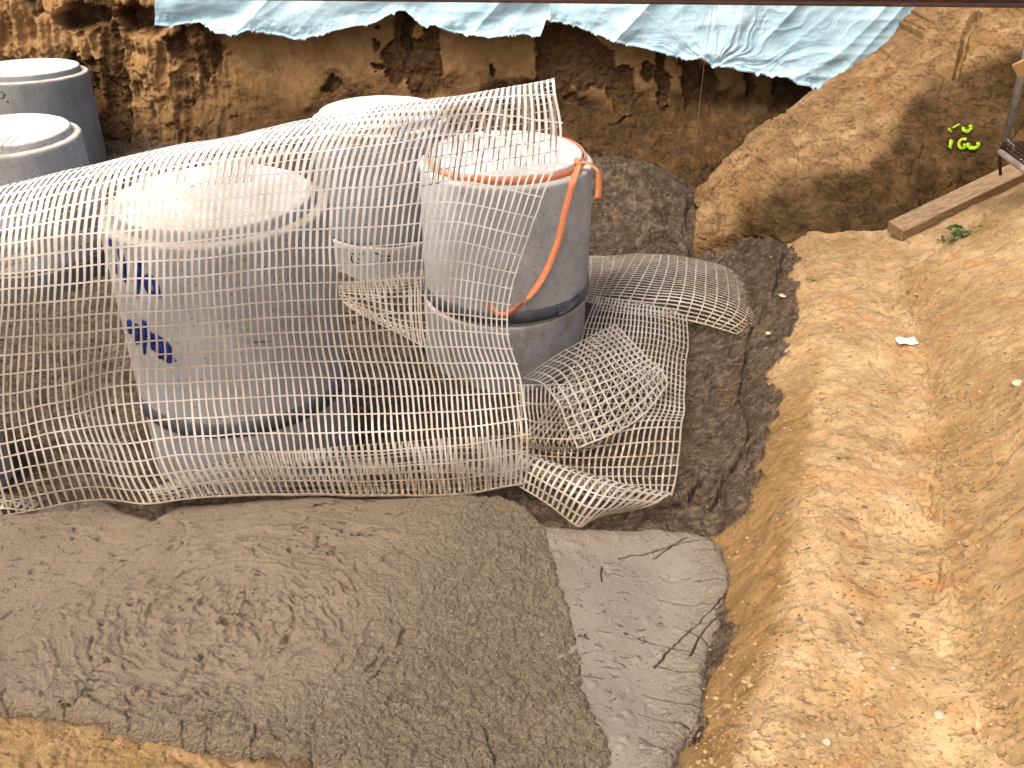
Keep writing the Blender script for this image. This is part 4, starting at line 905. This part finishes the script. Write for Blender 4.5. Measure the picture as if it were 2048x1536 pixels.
net('corner of mesh resting on the white ring top at the left edge', [
    {'C': [[Q(-120, 262, 7.7), Q(-40, 266, 7.65), Q(36, 274, 7.55)], [Q(-110, 290, 7.5), Q(-40, 292, 7.45), Q(12, 292, 7.4)], [Q(-100, 320, 7.3), Q(-45, 322, 7.28), Q(-8, 312, 7.25)]], 'rows': 5, 'cols': 12, 'wv': .01, 'wh': .008, 'ns': 24}], group=GR)
net('tangled mesh end in the mud at the bottom left corner', [
    {'C': [[(-60, 985, 3.95), (0, 985, 4.0), (50, 988, 4.02), (75, 1000, 4.0)], [(-60, 1000, 3.85), (5, 992, 3.9), (45, 1000, 3.92), (70, 1012, 3.9)], [(-60, 1030, 3.8), (0, 1018, 3.84), (40, 1018, 3.86), (62, 1020, 3.86)]], 'rows': 5, 'cols': 9, 'wv': .014, 'wh': .009, 'ns': 30, 'amp': .02}], group=GR)

# ------------------------------------------------------------------ timber, steel, scaffold
def oriented_beam(name, p0, p1, wd, hg, mat, up=(0, 0, 1), bev=.005, nseg=1):
    p0 = Vector(p0); p1 = Vector(p1); d = (p1-p0); L = d.length; d.normalize(); upv = Vector(up); s = d.cross(upv).normalized(); u2 = s.cross(d)
    R = Matrix((s, d, u2)).transposed(); mb = MB(); mb.box((p0+p1)/2, wd/2, L/2, hg/2, R, bev); return mb
# timber beam on the slope (lies along the foot of the bank)
A0 = P(1790, 462, .80); A1 = P(2130, 300, 1.24)
mb = oriented_beam('x', A0, A1, .17, .10, M_wood, up=(-.12, -.25, 1))
m = Mat('timber_beam', .8, .2)
wvx = m.map((1, 1, 1)); dvec = (A1-A0)/np.linalg.norm(A1-A0)
mpa = m.N('ShaderNodeMapping'); mpa.inputs['Scale'].default_value = (.8, 9, 9); m.t.links.new(m.map((1, 1, 1), (0, 0, -math.atan2(dvec[1], dvec[0]))), mpa.inputs[0])
gr = m.noise(5, 7, .65, .5, mpa.outputs[0])
M_beam = m.out(m.ramp(gr, [(.3, lin(110, 86, 62)), (.5, lin(142, 116, 86)), (.7, lin(164, 138, 106))]), m.bump(gr, .4, .006))
o = mb.build('timber_beam', M_beam); tag(o, 'long sawn timber beam lying on the ochre slope below the dark bank', 'beam')
# steel strut crossing the trench above the view
L0 = Q(400, -6, 6.2); L1 = Q(2200, 12, 6.2)
stl = empty('steel_strut', tuple(L0)); tag(stl, 'dark rusty steel girder crossing the top edge of the picture', 'girder')
L0v, L1v = Vector(L0), Vector(L1); ext = (L1v-L0v)*.6
s0, s1 = L0v-ext*.3, L1v+ext
mb = MB()
for (dz, hh_, ww_, nm) in ((.008, .008, .11, 'lower_flange'), (.14, .125, .006, 'web'), (.272, .008, .11, 'upper_flange')):
    d = (s1-s0).normalized(); s_ = d.cross(Vector((0, 0, 1))).normalized(); u2 = s_.cross(d); R = Matrix((s_, d, u2)).transposed()
    mb = MB(); mb.box((s0+s1)/2+Vector((0, 0, dz)), ww_, (s1-s0).length/2, hh_ if nm != 'web' else .1225, R, .002)
    o = mb.build(nm, M_rust, None); o.parent = stl; o.matrix_parent_inverse = Matrix.Translation(-stl.location)
# scaffold platform at the right edge
sc = empty('scaffold_platform', tuple(Q(2005, 345, 6.9))); tag(sc, 'galvanised scaffold post and rusty steel deck at the right edge', 'scaffold')
def scp(name, mb, mat, smooth=True):
    o = mb.build(name, mat, None, smooth); o.parent = sc; o.matrix_parent_inverse = Matrix.Translation(-sc.location); return o
p0 = Q(2010, 282, 6.9); p1 = Q(2090, -40, 6.75)
scp('post', MB().tube([p0, p1], .026, 16), M_galv)
scp('post_socket', MB().tube([Q(2004, 302, 6.9), Q(2011, 280, 6.9)], .02, 12), M_rust)
t0 = Q(1999, 303, 6.9); t1 = Q(2120, 392, 6.35)
scp('edge_tube', MB().tube([t0, t1], .024, 14), M_galvr)
scp('bracket', MB().tube([Q(1998, 300, 6.92), Q(2001, 350, 6.92)], [.014, .012], 8), M_rust)
scp('hook', MB().tube([Q(2014, 277, 6.86), Q(2018, 283, 6.84), Q(2028, 291, 6.84), Q(2025, 303, 6.84)], .006, 8), M_galv)
# deck grating: strips
mb = MB(); T0 = Vector(Q(2003, 298, 6.95)); T1 = Vector(Q(2120, 385, 6.4)); du_ = (T1-T0)
bk_ = Vector((.75, .55, 0.0))
for i in range(14):
    a0 = T0+bk_*(i/14)+Vector((0, 0, .012)); mb.tube([a0, a0+du_], .008, 6)
for i in range(16):
    a0 = T0+du_*(i/16)+Vector((0, 0, .004)); mb.tube([a0, a0+bk_], .006, 6)
scp('deck_grating', mb, M_rust)
# guard board
d0 = Q(2030, 142, 6.7); d1 = Q(2200, 58, 6.5)
mb = oriented_beam('x', d0, d1, .028, .10, M_wood, up=(-.2, -.2, 1), bev=.003); o = mb.build('guard_board', M_wood); tag(o, 'short end of a sawn guard board above the scaffold post', 'board')
# plumb string
mb = MB(); mb.tube([Q(1437, -60, 9.4), Q(1408, 130, 9.4), Q(1396, 240, 9.38), Q(1384, 338, 9.4)], .0022, 5)
tag(mb.build('string', M_string), 'thin brown string hanging down in front of the back wall', 'string')

# ------------------------------------------------------------------ stones, plants, litter
def stone(pos, r, mat, label, seed, flat=.7, group=None, name='stone'):
    n1, n2 = 14, 22; th = np.linspace(0, math.pi, n1)[:, None]; ph = np.linspace(0, 2*math.pi, n2, endpoint=False)[None]
    x = np.sin(th)*np.cos(ph); y = np.sin(th)*np.sin(ph); z = np.cos(th)+0*ph
    rr = 1+.22*fbm(x*1.5+seed, y*1.5+z*2, 1.3, 3, seed)+.1*fbm(x*3, y*3+z, 2, 2, seed+1)
    V = np.stack([x*rr*r, y*rr*r*.85, z*rr*r*flat], -1).reshape(-1, 3)
    o = mkobj(name, V, gridfaces(n1, n2, wrap=True), mat); o.location = tuple(np.array(pos)+np.array((0, 0, r*flat*.35))); o.rotation_euler = (0, 0, seed*1.3)
    tag(o, label, 'stone', group); return o
SG = 'loose stones on the ochre ledge'
stone(on_ground(1580, 1300), .017, M_stone, 'rounded tan stone on the ledge level with the slurry cracks', 3, group=SG)
stone(on_ground(1653, 1487), .017, M_stonew, 'pale round stone near the bottom edge of the ledge', 4, .9, group=SG)
stone(on_ground(1936, 1088), .028, M_stone, 'biggest tan clod on the right slope, just right of the furrow', 5, group=SG)
stone(on_ground(1934, 1110), .02, M_stone, 'small clod right below the biggest clod on the right slope', 6, group=SG)
stone(on_ground(1878, 1432), .022, M_stonew, 'off-white flat stone low on the right of the ledge', 7, .5, group=SG)
stone(on_ground(2035, 768), .035, M_stonew, 'pale stone high on the right slope at the picture edge', 8, .5, group=SG)
stone(on_ground(1786, 1338), .011, M_stonew, 'tiny pale chip in the middle of the lower ledge', 9, group=SG)
stone(on_ground(1602, 1472), .017, M_stonew, 'flat whitish flake left of the round pale stone', 10, .35, group=SG)
stone(on_ground(1536, 668), .022, M_stonew, 'pale pebble at the ochre border beside the humped mesh', 12, .6, group=SG)
stone(on_ground(1565, 592), .03, M_stonew, 'thin pale flake on dark mud near the small seedling', 14, .3, group=SG)
# crumbs of soil
N = 3200; vs_, fs_ = [], []
ico = [(0, 0, 1), (.89, 0, .45), (.28, .85, .45), (-.72, .53, .45), (-.72, -.53, .45), (.28, -.85, .45), (.72, .53, -.45), (-.28, .85, -.45), (-.89, 0, -.45), (-.28, -.85, -.45), (.72, -.53, -.45), (0, 0, -1)]
icf = [(0, 1, 2), (0, 2, 3), (0, 3, 4), (0, 4, 5), (0, 5, 1), (1, 6, 2), (2, 7, 3), (3, 8, 4), (4, 9, 5), (5, 10, 1), (6, 7, 2), (7, 8, 3), (8, 9, 4), (9, 10, 5), (10, 6, 1), (11, 7, 6), (11, 8, 7), (11, 9, 8), (11, 10, 9), (11, 6, 10)]
pxr = rng.uniform(1380, 2060, N*4); pyr = rng.uniform(470, 1560, N*4)
a_, b_ = (pxr-1024)/F, (768-pyr)/F; zt = .68; t_ = (zt-CZ)/(-sp_+b_*cp); cxr = a_*t_; cyr = (cp+b_*sp_)*t_
td = seg_dist(cxr, cyr, TROUGH); cd_ = seg_dist(cxr, cyr, CREST); inside = poly_sd(cxr, cyr, OCH)
pr = .12+.9*np.exp(-(td/.10)**2)+.35*np.exp(-(cd_/.15)**2)+.5*(vn(cxr*2.2, cyr*2.2, 5) > .62)
pr = np.where(inside > 0, pr, .3*np.exp(-((inside+.1)/.2)**2))
k = (rng.random(N*4) < pr*.5); cxr, cyr = cxr[k][:N], cyr[k][:N]; czr = ground_eval(cxr, cyr)[0]
rad_s = .0028+.012*rng.random(len(cxr))**6
ic = np.array(ico); allv = []; allf = []
for i in range(len(cxr)):
    v = ic*(1+.3*rng.uniform(-1, 1, (12, 1)))*rad_s[i]*np.array((1.2, 1, .7)); allv.append(v+np.array((cxr[i], cyr[i], czr[i]+rad_s[i]*.2))); allf.append(np.array(icf)+12*i)
o = mkobj('soil_crumbs', np.concatenate(allv), np.concatenate(allf), M_stone, None, False); tag(o, 'scattered small soil crumbs and grit over the ochre ledge', 'soil crumbs', kind='stuff')

def leaf(mb, base, d, L, wd, droop=.3):
    d = Vector(d).normalized(); s = d.cross(Vector((0, 0, 1))).normalized(); n = s.cross(d); b = Vector(base)
    prof = [(0, .08), (.25, .75), (.5, 1), (.75, .7), (1, .05)]; V = []; 
    for (t, w_) in prof:
        c = b+d*L*t - Vector((0, 0, 1))*droop*L*t*t
        V += [c-s*wd*w_/2+n*.15*wd*w_, c-n*.05*wd, c+s*wd*w_/2+n*.15*wd*w_]
    Fc = []
    for i in range(4):
        for k in range(2): Fc.append((i*3+k, i*3+k+1, (i+1)*3+k+1, (i+1)*3+k))
    mb.add(V, Fc)
def weed(px, py, R, n, label, seed, lobes=5):
    random.seed(seed); g0 = on_ground(px, py); t = empty('weed_plant', tuple(g0)); tag(t, label, 'weed')
    ml, ms = MB(), MB()
    for i in range(n):
        a = random.uniform(0, 2*math.pi); L = R*random.uniform(.35, 1.0); h = R*random.uniform(.15, .6)
        tip = Vector((math.cos(a)*L, math.sin(a)*L*.8, h)); ms.tube([(0, 0, 0), tip*.5+Vector((0, 0, h*.35)), tip], .0016+R*.008, 5)
        for k in range(lobes):
            aa = a+(k-(lobes-1)/2)*.75+random.uniform(-.2, .2); ll = R*random.uniform(.22, .38)
            leaf(ml, tip+Vector((0, 0, random.uniform(0, .1)*R)), (math.cos(aa), math.sin(aa), random.uniform(-.1, .45)), ll, ll*.7)
    o = ms.build('stem', M_stem, None, True); o.parent = t; o = ml.build('leaves', M_leaf, None, False); o.parent = t; return t
weed(1925, 475, .13, 15, 'largest green weed growing on the slope below the timber beam', 3)
weed(1890, 484, .06, 6, 'smaller green weed just left of the largest one on the slope', 6)
weed(1626, 562, .05, 6, 'small green seedling at the far left of the ledge', 4)
weed(1681, 917, .035, 3, 'tiny dark green sprig in the middle of the ledge', 5, 3)
# paper slip
c0 = on_ground(1812, 688); mb = MB(); V = []; 
nx_, ny_ = 9, 5
Rz = math.radians(2)
for i in range(ny_):
    for j in range(nx_):
        x = (j/(nx_-1)-.5)*.125; y = (i/(ny_-1)-.5)*.075; xx = x*math.cos(Rz)-y*math.sin(Rz); yy = x*math.sin(Rz)+y*math.cos(Rz)
        V.append((c0[0]+xx, c0[1]+yy, c0[2]+.022+.006*math.sin(j*.9)+.004*math.cos(i*1.3)+.12*yy))
mb.add(V, [tuple(q) for q in gridfaces(ny_, nx_).tolist()]); o = mb.build('paper_slip', M_paper, None, True); o.modifiers.new('s', 'SOLIDIFY').thickness = .0012
tag(o, 'small white paper slip lying on the ochre ledge', 'paper')
def twig(pts, r, label):
    mb = MB(); pts = resample(pts, 10); mb.tube(pts, [r*(1-.5*i/9) for i in range(10)], 6); tag(mb.build('twig', M_twig, None, True), label, 'twig')
g1 = on_ground(1457, 486); twig([g1, g1+np.array((.01, 0, .06)), g1+np.array((.035, 0, .10)), g1+np.array((.05, .0, .12))], .006, 'thin bent twig sticking up from the mud at the bank tip')
g2 = on_ground(1720, 448); twig([g2+np.array((-.12, -.02, .02)), g2+np.array((0, -.02, .03)), g2+np.array((.12, 0, .05))], .007, 'dry stick lying along the foot of the dark bank')
for nm in ('terrain',):
    ob = bpy.data.objects.get(nm)
